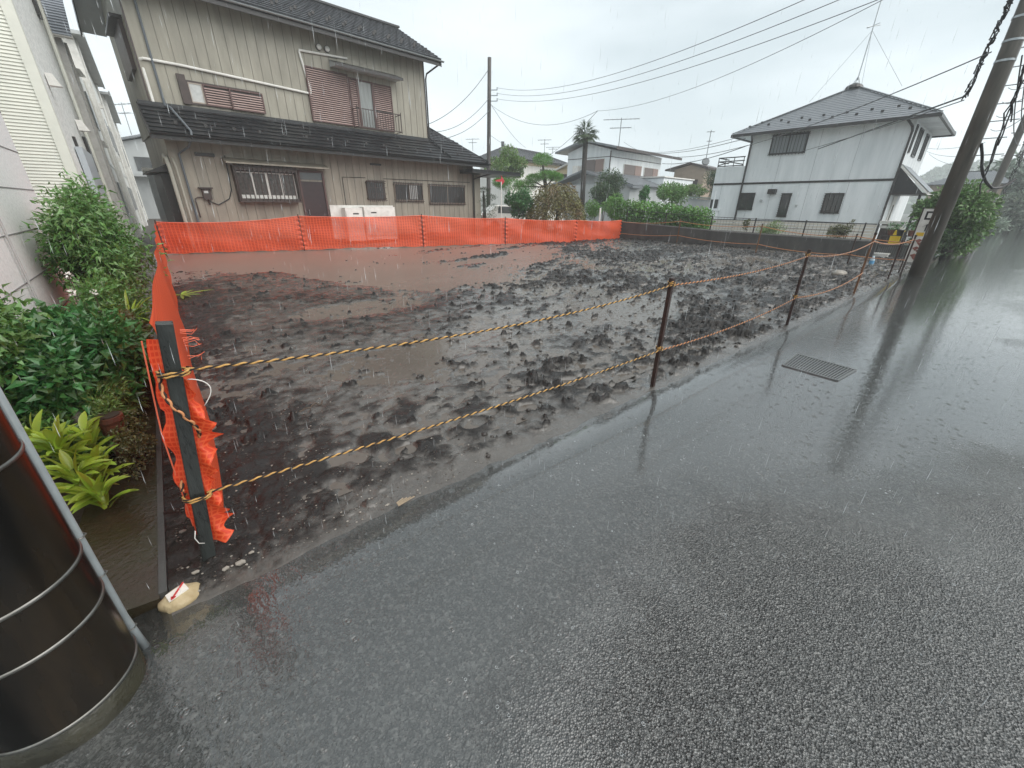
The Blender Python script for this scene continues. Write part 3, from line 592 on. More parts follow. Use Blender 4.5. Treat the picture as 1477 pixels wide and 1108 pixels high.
# left side: window box, hood and dark lattice
T = face_west(.35, 5.0)
b = FB(T); b.box(2.2, 4.2, -.16, 0, 5.3, 6.5); f = b.build('shutter_box', M_brown, H1)
b = FB(T); b.box(2.1, 4.3, -.34, 0, 6.5, 6.58); b.build('window_hood', M_dark, f)
b = FB(T); b.box(2.2, 4.3, -.28, 0, .5, 2.45); b.build('shutter_box', M_dark, H1)
b = FB(T); b.prism([(2.0, 0, 2.75), (2.0, -.55, 2.5), (2.0, -.55, 2.45), (2.0, 0, 2.5)], (2.5, 0, 0)); b.build('window_hood', M_dark, H1)

# things standing against the beige house
def boiler(u0, u1, z1, label, D_=.35):
    t = thing('outdoor_boiler', label, 'boiler', H1.matrix_basis @ Vector((0, 0, 0)), 4.6)
    b = MB(); b.box(u0, u1, -.08 - D_, -.08, .12, z1); b.box(u0 + .02, u1 - .02, -.1 - D_, -.08 - D_, .3, z1 - .12); b.build('casing', M_white, t)
    b = MB(); b.box(u0 + .3, u0 + .55, -.104 - D_, -.1 - D_, z1 - .25, z1 - .2); b.build('grip', M_dark, t)
    b = MB(); b.box(u0 + .03, u0 + .1, -.05 - D_, -.1, 0, .12); b.box(u1 - .1, u1 - .03, -.05 - D_, -.1, 0, .12); b.build('foot', M_conc_d, t)
    return t
boiler(5.65, 6.38, 1.42, 'narrower white boiler cabinet against the beige house, nearer the maroon door')
boiler(6.46, 7.92, 1.46, 'wider white boiler cabinet against the beige house, under the small barred window')
b = MB(); b.box(5.18, 8.05, -.05, -.03, .2, 1.52); o = b.build('white_backboard', M_white); o.location = (.5, 18.3, 0); o.rotation_euler = (0, 0, R(4.6))
tag(o, 'white boarding on the beige wall behind the boiler cabinets', 'board')

# --- white house at the far side
A2 = 2
H2 = thing('white_house', 'white two-storey house with grey hipped roof behind the dark retaining wall', 'house', (28, 4.89, 0), A2)
TW = face_west(0, 7.1)        # a = 7.1 - v
b = MB(); b.box(0, 6.2, 0, 7.08, .2, 5.46); b.box(0.001, 6, 7.08, 8.75, .2, 3.85); b.build('wall', M_wsid, H2)
b = MB(); b.box(.02, 6.2, .02, 8.7, -.1, .2); b.build('foundation', M_conc, H2)
def wz(a): return 7.1 - a
b = MB(); b.box(-.03, .01, 0, 8.72, 2.86, 2.96); b.box(0.01, 6.2, -.03, .01, 2.86, 2.96); b.build('belt_course', M_dark, H2)
for pp in ([(-.6, .3, 5.35), (-.08, .1, 5.1), (-.06, .04, 4.9), (-.06, .04, .1)], [(-.5, 6.9, 5.35), (-.06, 7.0, 5.1), (-.06, 7.0, .2)]): b = MB(); b.tube(pp, .05); b.build('downpipe', M_dark, H2)
b = MB()
for i in range(19): z = .45 + i * .13
for y in (1.8, 3.55, 5.35, 8.2): b.box(-.006, .0, y, y + .012, .25, 2.86)
for y in (1.9, 3.6, 5.3): b.box(-.006, .0, y, y + .012, 2.96, 5.4)
b.build('siding_joint', mat('siding_joint_grey', (.35, .37, .38), .6), H2)
window(H2, wz(5.95), wz(4.18), 4.33, 5.28, TW, bars=11, stand=.1, fw=.07, gm=mat('curtain_glass', (.30, .33, .34), .15, (.20, .22, .23), 3, stretch=(1, 4, .3)), sash=None)
window(H2, wz(7.0), wz(6.16), 1.48, 2.38, TW, hbars=6, stand=.06, fw=.06, gm=M_glass)
window(H2, wz(4.74), wz(4.26), 1.14, 2.34, TW, mull=0, hbars=10, stand=.05, fw=.06)
window(H2, wz(2.68), wz(1.86), 1.38, 2.32, TW, hbars=7, bars=2, stand=.05, fw=.06)
window(H2, wz(8.70), wz(8.25), 1.55, 2.05, TW, mull=0, fw=.05)
b = FB(TW); b.box(wz(5.45), wz(5.05), -.28, 0, 2.33, 2.58); b.build('range_hood_vent', M_dark, H2)
b = FB(TW); b.tube([(wz(5.75), 0, 1.98), (wz(5.75), -.12, 1.98)], .07, 12); b.build('vent_pipe', M_grey_w, H2)
b = FB(TW); b.box(wz(3.95), wz(3.85), -.03, 0, 1.65, 1.78); b.build('outlet_cover', M_grey_w, H2)
# hipped roof
e0 = Vector((-.75, -.8, 5.42)); e1 = Vector((6.95, -.8, 5.42)); e2 = Vector((6.95, 7.9, 5.42)); e3 = Vector((-.75, 7.9, 5.42)); ap = Vector((3.1, 3.45, 7.6)); ap2 = Vector((3.1, 3.65, 7.6))
r1 = stepped_roof(e3, e0, ap, ap2, 20, 'roof', M_tile_g, H2, lip=.014, th=.03)
stepped_roof(e0, e1, ap, ap, 20, 'roof', M_tile_g, H2, lip=.014, th=.03)
stepped_roof(e1, e2, ap2, ap, 20, 'roof', M_tile_g, H2, lip=.014, th=.03)
stepped_roof(e2, e3, ap2, ap2, 20, 'roof', M_tile_g, H2, lip=.014, th=.03)
b = MB(); b.add([(-.72, -.77, 5.36), (6.92, -.77, 5.36), (6.92, 7.87, 5.36), (-.72, 7.87, 5.36)], [(3, 2, 1, 0)]); b.build('soffit', M_wsid, H2)
b = MB()
for p, q in ((e0, e1), (e1, e2), (e2, e3), (e3, e0)): b.beam(p - Vector((0, 0, .06)), q - Vector((0, 0, .06)), .1, .14)
b.build('fascia', M_dark, H2)
b = MB()
for e in (e0, e1, e2, e3): b.beam(e + Vector((0, 0, .05)), ap + Vector((0, 0, .05)), .10, .05)
b.build('roof_hip', mat('hip_cap', (.10, .11, .12), .35), H2)
for y_, k_, n_ in ((-.5, .62, 8), (-.2, .95, 7)):
    for i in range(n_):
        yy = .4 + (i + (.5 if y_ > -.4 else 0)) * .98; t = k_
        x_ = -.75 + t; z_ = 5.42 + (7.6 - 5.42) * t / 3.85 + .02
        b = MB(); b.prism([(x_, yy - .06, z_), (x_, yy + .06, z_), (x_, yy + .06, z_ + .09), (x_, yy - .06, z_ + .09)], (.03, 0, 0)); b.box(x_, x_ + .16, yy - .02, yy + .02, z_ - .02, z_ + .02); b.build('snow_guard', M_dark, r1)
# south side
TS = None
window(H2, .25, .62, 4.05, 5.2, None, mull=0, fw=.05); window(H2, 1.5, 2.6, 4.0, 5.2, None, mull=1, fw=.06); window(H2, 4.0, 5.0, 4.0, 5.2, None, fw=.06)
b = MB(); b.prism([(.0, -.0, 2.32), (.0, -.0, 3.42), (.0, -1.1, 2.32)], (.05, 0, 0)); f = b.build('porch_gable', M_black_roof, H2)
b = MB(); b.prism([(-.05, .0, 3.55), (-.05, -1.3, 2.33), (-.05, -1.3, 2.23), (-.05, 0, 3.42)], (3.0, 0, 0)); b.build('porch_roof', M_white, H2)
b = MB(); b.add([(-.03, 0, 3.57), (3.0, 0, 3.57), (3.0, -1.33, 2.35), (-.03, -1.33, 2.35)], [(0, 1, 2, 3)]); b.build('porch_covering', M_tile_g, H2)
b = MB(); b.box(.0, 3.0, -1.15, 0, 2.24, 2.32); b.build('porch_beam', M_dark, H2)
b = MB(); b.box(.1, .22, -1.1, -1.0, 0, 2.24); b.build('porch_post', M_dark, H2)
b = MB(); b.box(1.0, 1.95, -.04, 0, .25, 2.2); f = b.build('door', M_white, H2); b = MB(); b.box(1.35, 1.6, -.05, -.04, .6, 1.8); b.build('pane', M_glass, f)
b = MB()
for i in range(9): b.box(1.34, 1.61, -.056, -.05, .65 + i * .13, .68 + i * .13)
b.build('pane_lattice', M_dark, f)
# roof terrace rail on the extension and small balcony at the left
b = MB()
for z in (4.35, 4.15): b.tube([(.05, 7.2, z), (.05, 8.72, z), (1.5, 8.72, z)], .032, 6)
for y in (7.25, 7.8, 8.3, 8.72): b.tube([(.05, y, 3.85), (.05, y, 4.35)], .022, 6)
b.tube([(.05, 7.25, 3.95), (.05, 8.0, 4.1), (.05, 8.72, 3.95)], .03, 6); b.tube([(.05, 7.2, 3.9), (.05, 8.72, 3.9)], .03, 6); b.build('terrace_rail', M_dark, H2)
b = MB(); b.box(-.9, -.02, 8.1, 9.6, .2, 1.4); b.box(-.94, .0, 8.05, 9.64, 1.4, 1.47); b.tube([(-.5, 8.3, 1.45), (-.5, 8.3, 2.5)], .045, 8); b.build('side_wall', M_wsid, H2)
# aerial
ANT = thing('roof_aerial', 'very tall thin aerial mast on the peak of the white house roof', 'aerial', H2.matrix_basis @ Vector((0, 0, 0)), A2)
b = MB(); b.tube([(3.1, 3.5, 7.9), (3.1, 3.5, 12.9)], .028, 8); b.build('mast', M_steel, ANT)
b = MB()
for a in range(4): b.tube([(3.1 + .25 * math.cos(a * 1.57 + .7), 3.5 + .25 * math.sin(a * 1.57 + .7), 7.55), (3.1, 3.5, 8.1)], .015, 6)
b.build('base_bracket', M_steel, ANT)
b = MB()
for z, L_ in ((12.6, 1.1), (12.3, .6)):
    b.tube([(3.1 - L_, 3.5, z), (3.1 + L_, 3.5, z)], .012, 5)
    for i in range(9): x_ = 3.1 - L_ + 2 * L_ * i / 8; b.tube([(x_, 3.5 - .3, z), (x_, 3.5 + .3, z)], .006, 4)
b.tube([(2.9, 3.2, 10.2), (3.3, 3.8, 10.2)], .015, 5); b.tube([(2.8, 3.7, 10.1), (3.4, 3.3, 10.25)], .02, 5); b.build('aerial_element', M_steel, ANT)
b = MB(); b.tube([(3.1, 3.5, 10.0), (2.4, 1.4, 7.2)], .006, 4); b.tube([(3.1, 3.5, 10.0), (4.6, 3.5, 7.0)], .006, 4); b.tube([(3.1, 3.5, 10), (2.0, 5.2, 7.0)], .006, 4); b.build('guy_wire', M_wire, ANT)
b = MB(); b.tube([(3.1, 3.55, 7.55), (3.1, 3.55, 7.66), (3.1, 3.55, 7.78)], [.42, .36, .12], 14); b.build('roof_cap', M_dark, H2)

# --- neighbours on the left
def simple(name, label, cat, loc=(0, 0, 0), rot=0, group=None): return thing(name, label, cat, loc, rot, group)
N1 = simple('block_sided_house', 'pale pinkish-white rough block-sided house wall at the left edge behind the bushes', 'house', (-1.2, 9.0, 0))
b = MB(); b.box(-5, 0, -7.4, 0, -.1, 7.5); b.build('wall', M_wsid2, N1)
b = MB()
for i in range(16): z = .35 + i * .455; b.box(-.02, .006, -7.4, .004, z, z + .012)
b.build('joint', mat('block_joint_grey', (.25, .24, .24), .7), N1)  # plain dark grey strips for the joints between siding courses
b = MB(); b.box(-.02, .09, -2.9, -2.1, 2.25, 2.75); b.build('window', M_dark, N1)
b = MB(); b.box(-.02, .14, -3.0, -2.02, 2.17, 2.24); b.build('window_sill', M_white, N1)
b = MB(); b.tube([(.03, -2.6, 0), (.03, -2.6, 1.75)], .011, 8); b.tube([(.05, -2.75, 1.75), (.05, -2.3, 1.75)], .012, 6); b.build('standpipe', mat('weathered_pipe', (.42, .41, .40), .5), N1)

N2 = simple('lap_sided_house', 'tall house with cream lap siding facing the road and grey mosaic siding on its side', 'house', (-1.03, 13.0, 0))
b = MB(); b.box(-7, -.02, .02, 7.4, -.1, 8.2); b.build('wall', M_mosaic, N2)
b = MB(); z = 0.1
while z < 8.1:
    b.add([(-7, -.028, z), (-.13, -.028, z), (-.13, .0, z), (-7, 0, z), (-7, -.012, z + .056), (-.13, -.012, z + .056), (-.13, -.028, z + .006), (-7, -.028, z + .006)], [(0, 3, 2, 1), (4, 7, 6, 5), (0, 1, 6, 7)]); z += .058
b.box(-7, -.13, -.012, .03, -.1, 8.2); b.build('lap_siding', M_lap, N2)
b = MB(); b.box(-.13, .03, -.05, .02, -.1, 8.2); b.box(-.02, .03, .02, .14, -.1, 8.2); b.box(-.135, .035, -.055, .15, 6.0, 6.03); b.build('corner_trim', M_lap, N2)
b = MB(); b.box(-.02, .03, 2.4, 2.62, 1.9, 3.0); f = b.build('window', M_dark, N2)
b = MB(); b.box(-.02, .035, .9, 4.4, 1.2, 1.5); b.box(0, .12, 1.9, 4.2, 1.75, 2.75); b.build('meter_cupboard', mat('pale_blue_panel', (.42, .46, .49), .35), N2)
def hood(y, z, parent, s_=.22):
    b = MB(); b.prism([(0, y, z), (0, y, z + s_), (s_ * .5, y, z + s_), (s_ * .9, y, z)], (0, s_, 0)); b.build('vent_hood', M_white, parent)
hood(1.4, 3.85, N2); hood(5.0, 3.4, N2, .26); hood(1.8, 6.9, N2)
for y_, r_ in ((6.6, .045), (7.0, .035)): b = MB(); b.tube([(.05, y_, 8), (.05, y_, 0)], r_); b.build('downpipe', M_lap, N2)
for q_ in ((5.6, 6.1, 6.1, 8.1), (5.5, 6.0, 2.4, 3.3)): b = MB(); b.box(-.02, .05, *q_); b.build('window', M_dark, N2)
b = MB(); b.box(-7.3, .25, -.3, 7.8, 8.2, 8.35); b.build('roof', M_grey_w, N2)

for k, (y0, y1, x0, zt, lab) in enumerate(((20.9, 27.5, -.86, 6.15, 'cream neighbour house with a small slate roof slope, next behind the mosaic-sided house'),
                                        (28.2, 38.5, -.76, 7.9, 'tall cream house with a long grey eave, middle of the left-hand row'),
                                        (39.5, 52, -.60, 7.6, 'farthest cream house of the left-hand row, beside the pale blue-grey gabled house'))):
    t = simple('row_house', lab, 'house', (x0, y0, 0), 0, 'houses in a row along the left side')
    b = MB(); b.box(-6, 0, 0, y1 - y0, -.1, zt); b.build('wall', M_cream, t)
    b = MB(); b.box(-.3, .04, -.03, .3, -.1, zt); b.box(-.01, .03, .3, y1 - y0, 2.9, 3.02); b.build('corner_trim', M_white, t)
    if k == 0: stepped_roof((-6.2, -.35, zt), (.3, -.35, zt), (.3, 3.3, zt + 1.9), (-6.2, 3.3, zt + 1.9), 14, 'roof', mat('blue_grey_slate', (.16, .175, .2), .35, (.22, .235, .26), 5), t); gutter('gutter', (-6.2, -.42, zt - .02), (.32, -.42, zt - .02), t, M_white)
    else:
        b = MB(); b.box(-6.3, .38, -.4, y1 - y0 + .4, zt, zt + .13); b.box(.34, .42, -.4, y1 - y0 + .4, zt - .06, zt + .2); b.build('roof', M_grey_w, t)
    for y in np.arange(1.2, y1 - y0 - 1, 2.6):
        for ya, yb, za, zb in ((y, y + 1.0, 4.2, 5.4), (y + .3, y + 1.1, 1.1, 2.3)): b = MB(); b.box(-.01, .05, ya, yb, za, zb); b.build('window', mat('pale_blind_window', (.30, .31, .31), .25, (.2, .21, .21), 2), t)
    for y_ in (.5, y1 - y0 - .4): b = MB(); b.tube([(.06, y_, zt), (.06, y_, 0)], .05); b.build('downpipe', M_white, t)
    hood(2.0, 3.4, t); hood(3.3, 5.8, t)
G = simple('gabled_house', 'pale blue-grey gabled house closing the view between the left row and the beige house', 'house', (-2.5, 56, 0))
b = MB(); b.box(0, 9, 0, 8, -.1, 6.1); b.prism([(0, 0, 6.1), (9, 0, 6.1), (6, 0, 7.6)], (0, 8, 0)); b.build('wall', M_grey_w, G)
b = MB(); b.prism([(-.5, -.5, 6.0), (6, -.5, 7.8), (9.5, -.5, 6.0), (9.5, -.5, 6.2), (6, -.5, 7.95), (-.5, -.5, 6.2)], (0, 9, 0)); b.build('roof', M_tile_g, G)
b = MB(); b.box(2.4, 5.0, -.06, 0, 4.2, 5.4); b.build('window', M_glass, G)
b = MB(); b.box(1.5, 6.5, -1.2, 0, 3.7, 3.95); b.build('balcony', M_grey_w, G)
SH = simple('storage_shed', 'narrow pale aluminium shed in the gap beside the beige house', 'shed', (.20, 24.6, 0))
b = MB(); b.box(0, .82, 0, 2.4, 0, 2.75)
for i in range(5): b.box(.1 + i * .16, .115 + i * .16, -.012, 0, .1, 2.7)
b.build('panel', mat('pale_aluminium', (.42, .45, .46), .35, (.36, .39, .40), 2), SH)
b = MB(); b.box(-.1, .95, -.25, 2.5, 2.75, 2.87); b.build('roof', M_white, SH)
b = MB(); b.box(.35, .75, -.12, -.02, .1, 1.9); b.build('door', M_conc_d, SH)

# --- houses beyond the gardens
HB = simple('gable_house', 'white two-storey gabled house with grey shutters, behind the palm', 'house', (31.34, 24.86, 0), 4.6)
b = MB(); b.box(0, 9.0, 0, 4.6, 0, 6.0); b.prism([(0, 0, 6.0), (0, 4.6, 6.0), (0, 2.4, 6.62)], (9, 0, 0)); b.build('wall', M_wsid, HB)
b = MB(); b.box(-1.2, 12, -3.0, 5.0, 0, 3.3); b.build('ground_floor', M_grey_w, HB)
b = MB()
b.prism([(-.7, -1.0, 5.95), (-.7, 2.4, 6.72), (-.7, 2.4, 6.86), (-.7, -1.0, 6.10)], (11.9, 0, 0)); b.prism([(-.7, 5.6, 6.12), (-.7, 2.4, 6.86), (-.7, 2.4, 6.72), (-.7, 5.6, 5.97)], (11.9, 0, 0)); b.build('roof', M_tile_g, HB)
b = MB(); b.box(-.72, 11.2, -1.06, -1.0, 5.88, 6.1); b.build('fascia', M_brown, HB)
stepped_roof((-1.4, -3.4, 3.15), (13.5, -3.4, 3.15), (13.5, .0, 4.25), (-1.4, 0, 4.25), 9, 'lower_roof', M_tile_g, HB)
b = MB(); b.prism([(-1.5, -3.4, 3.1), (-1.5, 1.8, 4.45), (-1.5, 5.6, 3.3), (-1.5, 5.6, 3.15), (-1.5, 1.8, 4.3), (-1.5, -3.4, 2.95)], (1.5, 0, 0)); b.build('lower_gable', M_tile_g, HB)
def panelwin(root, u0, u1, z0, z1, T=None, m2=None):
    b = FB(T); frame_rect(b, u0, u1, z0, z1, .09, -.08, 0); f = b.build('window', M_white, root)
    b = FB(T); b.box(u0 + .09, u1 - .09, -.03, -.01, z0 + .09, z1 - .09); b.build('pane', M_glass, f)
    b = FB(T); b.box(u0 + .05, u0 + (u1 - u0) * .6, -.1, -.05, z0 + .05, z1 - .03); b.build('shutter', m2 or mat('taupe_shutter', (.16, .13, .12), .5), f)
    b = FB(T); b.box(u0 + (u1 - u0) * .62, u1 - .04, -.1, -.05, z0 + .05, z1 - .03); b.build('shutter', mat('rosy_shutter', (.27, .19, .165), .5), f)
panelwin(HB, 2.2, 5.3, 4.0, 5.05); panelwin(HB, 5.8, 8.5, 3.95, 5.0)
panelwin(HB, 4.6 - 2.9, 4.6 - .5, 4.3, 5.35, face_west(0, 4.6))
b = MB(); b.box(-.03, .01, -.01, 4.6, 5.45, 5.5); b.box(0, 9, -.03, .0, 5.45, 5.5); b.tube([(-.02, -.04, 5.9), (-.02, -.04, 4.2)], .05, 6); b.build('trim', M_brown, HB)
b = MB(); b.box(-.5, -.02, 3.0, 3.6, 4.1, 4.9); b.build('outdoor_unit', M_white, HB)
HC = simple('tan_house', 'small tan house with brown gable roof between the gable house and the white house', 'house', (44.37, 23.04, 0), 4.6)
b = MB(); b.box(0, 4.0, 0, 3.2, 0, 5.2); b.prism([(0, 0, 5.2), (0, 3.2, 5.2), (0, 1.5, 5.6)], (4, 0, 0)); b.build('wall', M_tan, HC)
b = MB(); b.prism([(-.4, -.6, 5.1), (-.4, 1.5, 5.65), (-.4, 1.5, 5.8), (-.4, -.6, 5.25)], (5, 0, 0)); b.prism([(-.4, 4.1, 5.25), (-.4, 1.5, 5.8), (-.4, 1.5, 5.65), (-.4, 4.1, 5.1)], (5, 0, 0)); b.build('roof', M_brown, HC)
b = FB(face_west(0, 3.2)); b.box(.6, 2.7, -.08, 0, 3.5, 4.2); b.build('window', M_brown, HC)
HA = simple('tiled_house', 'far single-storey house with dark tiled hipped roof, right of the wooden utility pole', 'house', (31.58, 38.76, 0), 4.6)
b = MB(); b.box(0, 8.6, 0, 5.0, 0, 6.2); b.build('wall', M_cream, HA)
b = MB(); b.box(-.1, 8.7, -.1, 5.1, 5.75, 6.05); b.build('soffit_band', M_yell, HA)
p0, p1, p2, p3 = (-1, -1, 6.25), (9.8, -1, 6.15), (9.8, 6.2, 6.15), (-1, 6.2, 6.25); q0, q1 = (1.2, 2.4, 7.65), (7.6, 2.4, 7.45)
stepped_roof(p0, p1, q1, q0, 9, 'roof', M_tile, HA, ribs=24); stepped_roof(p3, p0, q0, q0, 9, 'roof', M_tile, HA, ribs=12); stepped_roof(p1, p2, q1, q1, 9, 'roof', M_tile, HA); stepped_roof(p2, p3, q0, q1, 9, 'roof', M_tile, HA)
b = MB(); b.beam(q0, q1, .3, .22); b.beam(q0, p0, .2, .14); b.beam(q1, p1, .2, .14); b.box(q0[0] - .15, q0[0] + .15, 2.3, 2.5, 7.6, 8.15); b.build('ridge', M_tile, HA)
b = FB(None); b.box(5.0, 7.0, -.06, 0, 4.6, 5.5); b.build('window', M_brown, HA)
HE = simple('yellow_house', 'small pale yellow gabled outbuilding between the tiled house and the gable house', 'outbuilding', (32.1, 30.09, 0), 4.6)
b = MB(); b.box(0, 3, 0, 1.9, 0, 5.0); b.prism([(0, 0, 5.0), (0, 1.9, 4.6), (0, .1, 5.4)], (3, 0, 0)); b.build('wall', M_yell, HE)
b = MB(); b.prism([(-.2, -.2, 5.35), (-.2, 2.2, 4.6), (-.2, 2.2, 4.72), (-.2, -.2, 5.5)], (3.4, 0, 0)); b.build('roof', M_white, HE)
b = FB(face_west(0, 1.9)); b.box(.7, 1.7, -.05, 0, 3.2, 4.4); b.build('window', M_brown, HE)
oD = at(1392, 300, 52)
HD = simple('hip_roof_house', 'far beige house with a grey hipped roof behind the street tree', 'house', (oD.x, oD.y, 0), -85)
ez = at(1390, 266, 52).z; az_ = at(1400, 246, 52).z
b = MB(); b.box(-2.6, 1.6, 0, 6, 0, ez - .02); b.build('wall', M_tan, HD)
p0, p1, p2, p3 = (-3.1, -.5, ez), (2.0, -.5, ez), (2.0, 6.5, ez), (-3.1, 6.5, ez); q0, q1 = (-.6, 3, az_ + .1), (.8, 3, az_ + .1)
stepped_roof(p0, p1, q1, q0, 12, 'roof', M_tile_g, HD); stepped_roof(p3, p0, q0, q0, 12, 'roof', M_tile_g, HD); stepped_roof(p1, p2, q1, q1, 12, 'roof', M_tile_g, HD); stepped_roof(p2, p3, q0, q1, 12, 'roof', M_tile_g, HD)
for u_ in (-2.2, .1): b = MB(); b.box(u_, u_ + 1.3, -.05, 0, .9, 1.8); b.build('window', M_glass, HD)
# white outbuilding between gable and tan house
o_ = at(955, 275, 42); t = simple('white_outbuilding', 'low white box-shaped outbuilding right of the gable house', 'outbuilding', (o_.x, o_.y, 0), 4.6)
b = MB(); b.box(0, 6, 0, 3, 0, at(955, 257, 42).z); b.build('wall', M_wsid, t)
b = MB(); z = at(955, 256, 42).z; b.box(-.1, 6.1, -.1, 3.1, z, z + .1); b.build('roof', M_white, t)
o_ = at(1000, 300, 33); t = simple('garden_wall', 'pale plastered garden wall with green-grey coping behind the hedge', 'wall', (o_.x, o_.y, 0), 4.6)
b = MB(); b.box(-2.5, 4, 0, .15, 0, at(1000, 287, 33).z); b.build('wall_face', M_grey_w, t)
b = MB(); z = at(1000, 286, 33).z; b.box(-2.6, 4.1, -.1, .3, z, z + .09); b.build('coping', mat('coping_green', (.2, .25, .22), .5), t)

# --- retaining wall, its mesh fence, slatted fence of the white house
t = simple('retaining_wall', 'dark wet concrete retaining wall along the far side of the lot', 'wall', (0, 0, 0))
b = MB(); P_ = [(18.9, 13.9, .84), (19.1, 9, .62), (19.25, 5.6, .56), (19.4, 3.3, .53)]
for p, q in zip(P_, P_[1:]): b.add([(p[0], p[1], -.1), (q[0], q[1], -.1), (q[0], q[1], q[2]), (p[0], p[1], p[2]), (p[0]+.16, p[1], p[2]), (q[0]+.16, q[1], q[2]), (q[0]+.16, q[1], -.1)], [(0, 1, 2, 3), (3, 2, 5, 4)])
b.add([(19.4, 3.3, -.1), (19.56, 3.3, -.1), (19.56, 3.3, .53), (19.4, 3.3, .53)], [(0, 1, 2, 3)])
b.build('wall_face', M_conc_d, t)
b = MB()
for p, q in zip(P_, P_[1:]): b.beam((p[0]+.08, p[1], p[2]+.02), (q[0]+.08, q[1], q[2]+.02), .19, .035)
b.build('coping', M_conc, t)
def wall_at(y):
    for p, q in zip(P_, P_[1:]):
        if q[1] <= y <= p[1]: k = (y - p[1]) / (q[1] - p[1]); return p[0] + k * (q[0] - p[0]) + .08, p[2] + k * (q[2] - p[2])
t = simple('mesh_fence', 'low wire mesh fence with black posts on the retaining wall', 'fence', (0, 0, 0))
pts = []
for y in (13.6, 11.4, 9.2, 7.4, 5.6, 3.8):
    x, z = wall_at(y); pts.append((x, y, z)); b = MB(); b.box(x - .02, x + .02, y - .02, y + .02, z, z + .62); b.build('post', M_dark, t)
b = MB()
for p, q in zip(pts, pts[1:]):
    for h_ in (.05, .30, .58): b.tube([(p[0], p[1], p[2] + h_), (q[0], q[1], q[2] + h_)], .008 if h_ < .5 else .012, 5)
    n_ = int((p[1] - q[1]) / .12)
    for i in range(1, n_):
        k = i / n_; x, y, z = [p[j] + (q[j] - p[j]) * k for j in range(3)]; b.tube([(x, y, z + .05), (x, y, z + .58)], .0035, 4, cap=False)
b.build('mesh_panel', M_dark, t)
t = simple('slatted_fence', 'low white horizontally slatted fence in front of the white house', 'fence', (26.6, 13.1, 0), -88)
b = MB()
for i in range(5): z = .22 + i * .142; b.box(0, 8.3, -.02, .02, z, z + .115)
b.build('slat_panel', mat('cream_slat', (.66, .61, .53), .5, (.56, .52, .46), 3), t)
for i in range(6): b = MB(); b.box(i * 1.64, .05 + i * 1.64, .02, .07, 0, .95); b.build('post', M_grey_w, t)
b = MB(); b.box(0, 8.3, -.03, .03, .91, .95); b.build('top_rail', M_dark, t)

# ------------------------------------------------------------ plants
def rnd_dir(up=.0):
    while True:
        v = Vector((random.uniform(-1, 1), random.uniform(-1, 1), random.uniform(-1, 1)))
        if .05 < v.length < 1: v.normalize(); v.z += up; return v.normalized()
def clump(b, c, r, n, L, W, up=.35, shell=.55, droop=.25, mi=0, jit=.0):
    "leaves through the outer part of an ellipsoid, pointing out and hanging a little"
    c = Vector(c); r = Vector(r) if hasattr(r, '__len__') else Vector((r, r, r))
    for _ in range(n):
        d = rnd_dir(); k = (shell + (1 - shell) * random.random()) * (1 + jit * (vn3(c + d) - .5))
        p = c + Vector((d.x * r.x, d.y * r.y, d.z * r.z)) * k
        dd = (d + rnd_dir() * .8 + Vector((0, 0, up))).normalized(); s_ = random.uniform(.65, 1.2)
        b.leaf(p, dd, rnd_dir(.9), L * s_, W * s_, .2, mi, droop)
def vn3(p): return float(vnoise(np.array([p.x * 5 + p.z * 3.1]), np.array([p.y * 5 + p.z * 1.7]))[0])
def shrub(name, label, cat, c, r, n, L, W, mtl, group=None, sub=14, stems=5, up=.35, droop=.25, part='foliage', shell=.5):
    base = Vector((c[0], c[1], 0)); t = thing(name, label, cat, (c[0], c[1], 0), 0, group); c_ = Vector((0, 0, c[2])); r = Vector(r)
    b = MB(); cs = []
    for i in range(sub):
        d = rnd_dir(.15); k = random.uniform(.35, .75); p = c_ + Vector((d.x * r.x, d.y * r.y, d.z * r.z)) * k; cs.append(p)
        clump(b, p, r * random.uniform(.28, .48), n // sub, L, W, up, shell, droop)
    b.build(part, mtl, t)
    b = MB()
    for p in cs[:max(stems, 1)]: b.tube([(random.uniform(-.05, .05), random.uniform(-.05, .05), -.03), (p.x * .4, p.y * .4, p.z * .5), tuple(p)], [.018 * r.z + .006, .012 * r.z + .004, .003], 6)
    b.build('stem', M_stem, t); return t
def tree(name, label, loc, trunk, clumps, n, L, W, mtl, group=None, up=.2, droop=.25, shell=.3, bark=None):
    t = thing(name, label, 'tree', loc, 0, group)
    b = MB(); b.tube(trunk[0], trunk[1], 9)
    top = Vector(trunk[0][-1])
    for c, r in clumps:
        c = Vector(c); a = Vector(trunk[0][max(0, len(trunk[0]) // 2)]).lerp(top, random.random()); b.tube([a, a.lerp(c, .5) + Vector((0, 0, -.05)), c], [trunk[1][-1] * .8, trunk[1][-1] * .55, .01], 5)
    b.build('trunk', bark or M_bark, t, True)
    b = MB(); tot = sum((r[0] * r[1] * r[2]) ** .5 if hasattr(r, '__len__') else r ** 1.5 for c, r in clumps)
    for c, r in clumps:
        w_ = ((r[0] * r[1] * r[2]) ** .5 if hasattr(r, '__len__') else r ** 1.5) / tot; clump(b, c, r, int(n * w_), L, W, up, shell, droop)
    b.build('crown', mtl, t); return t

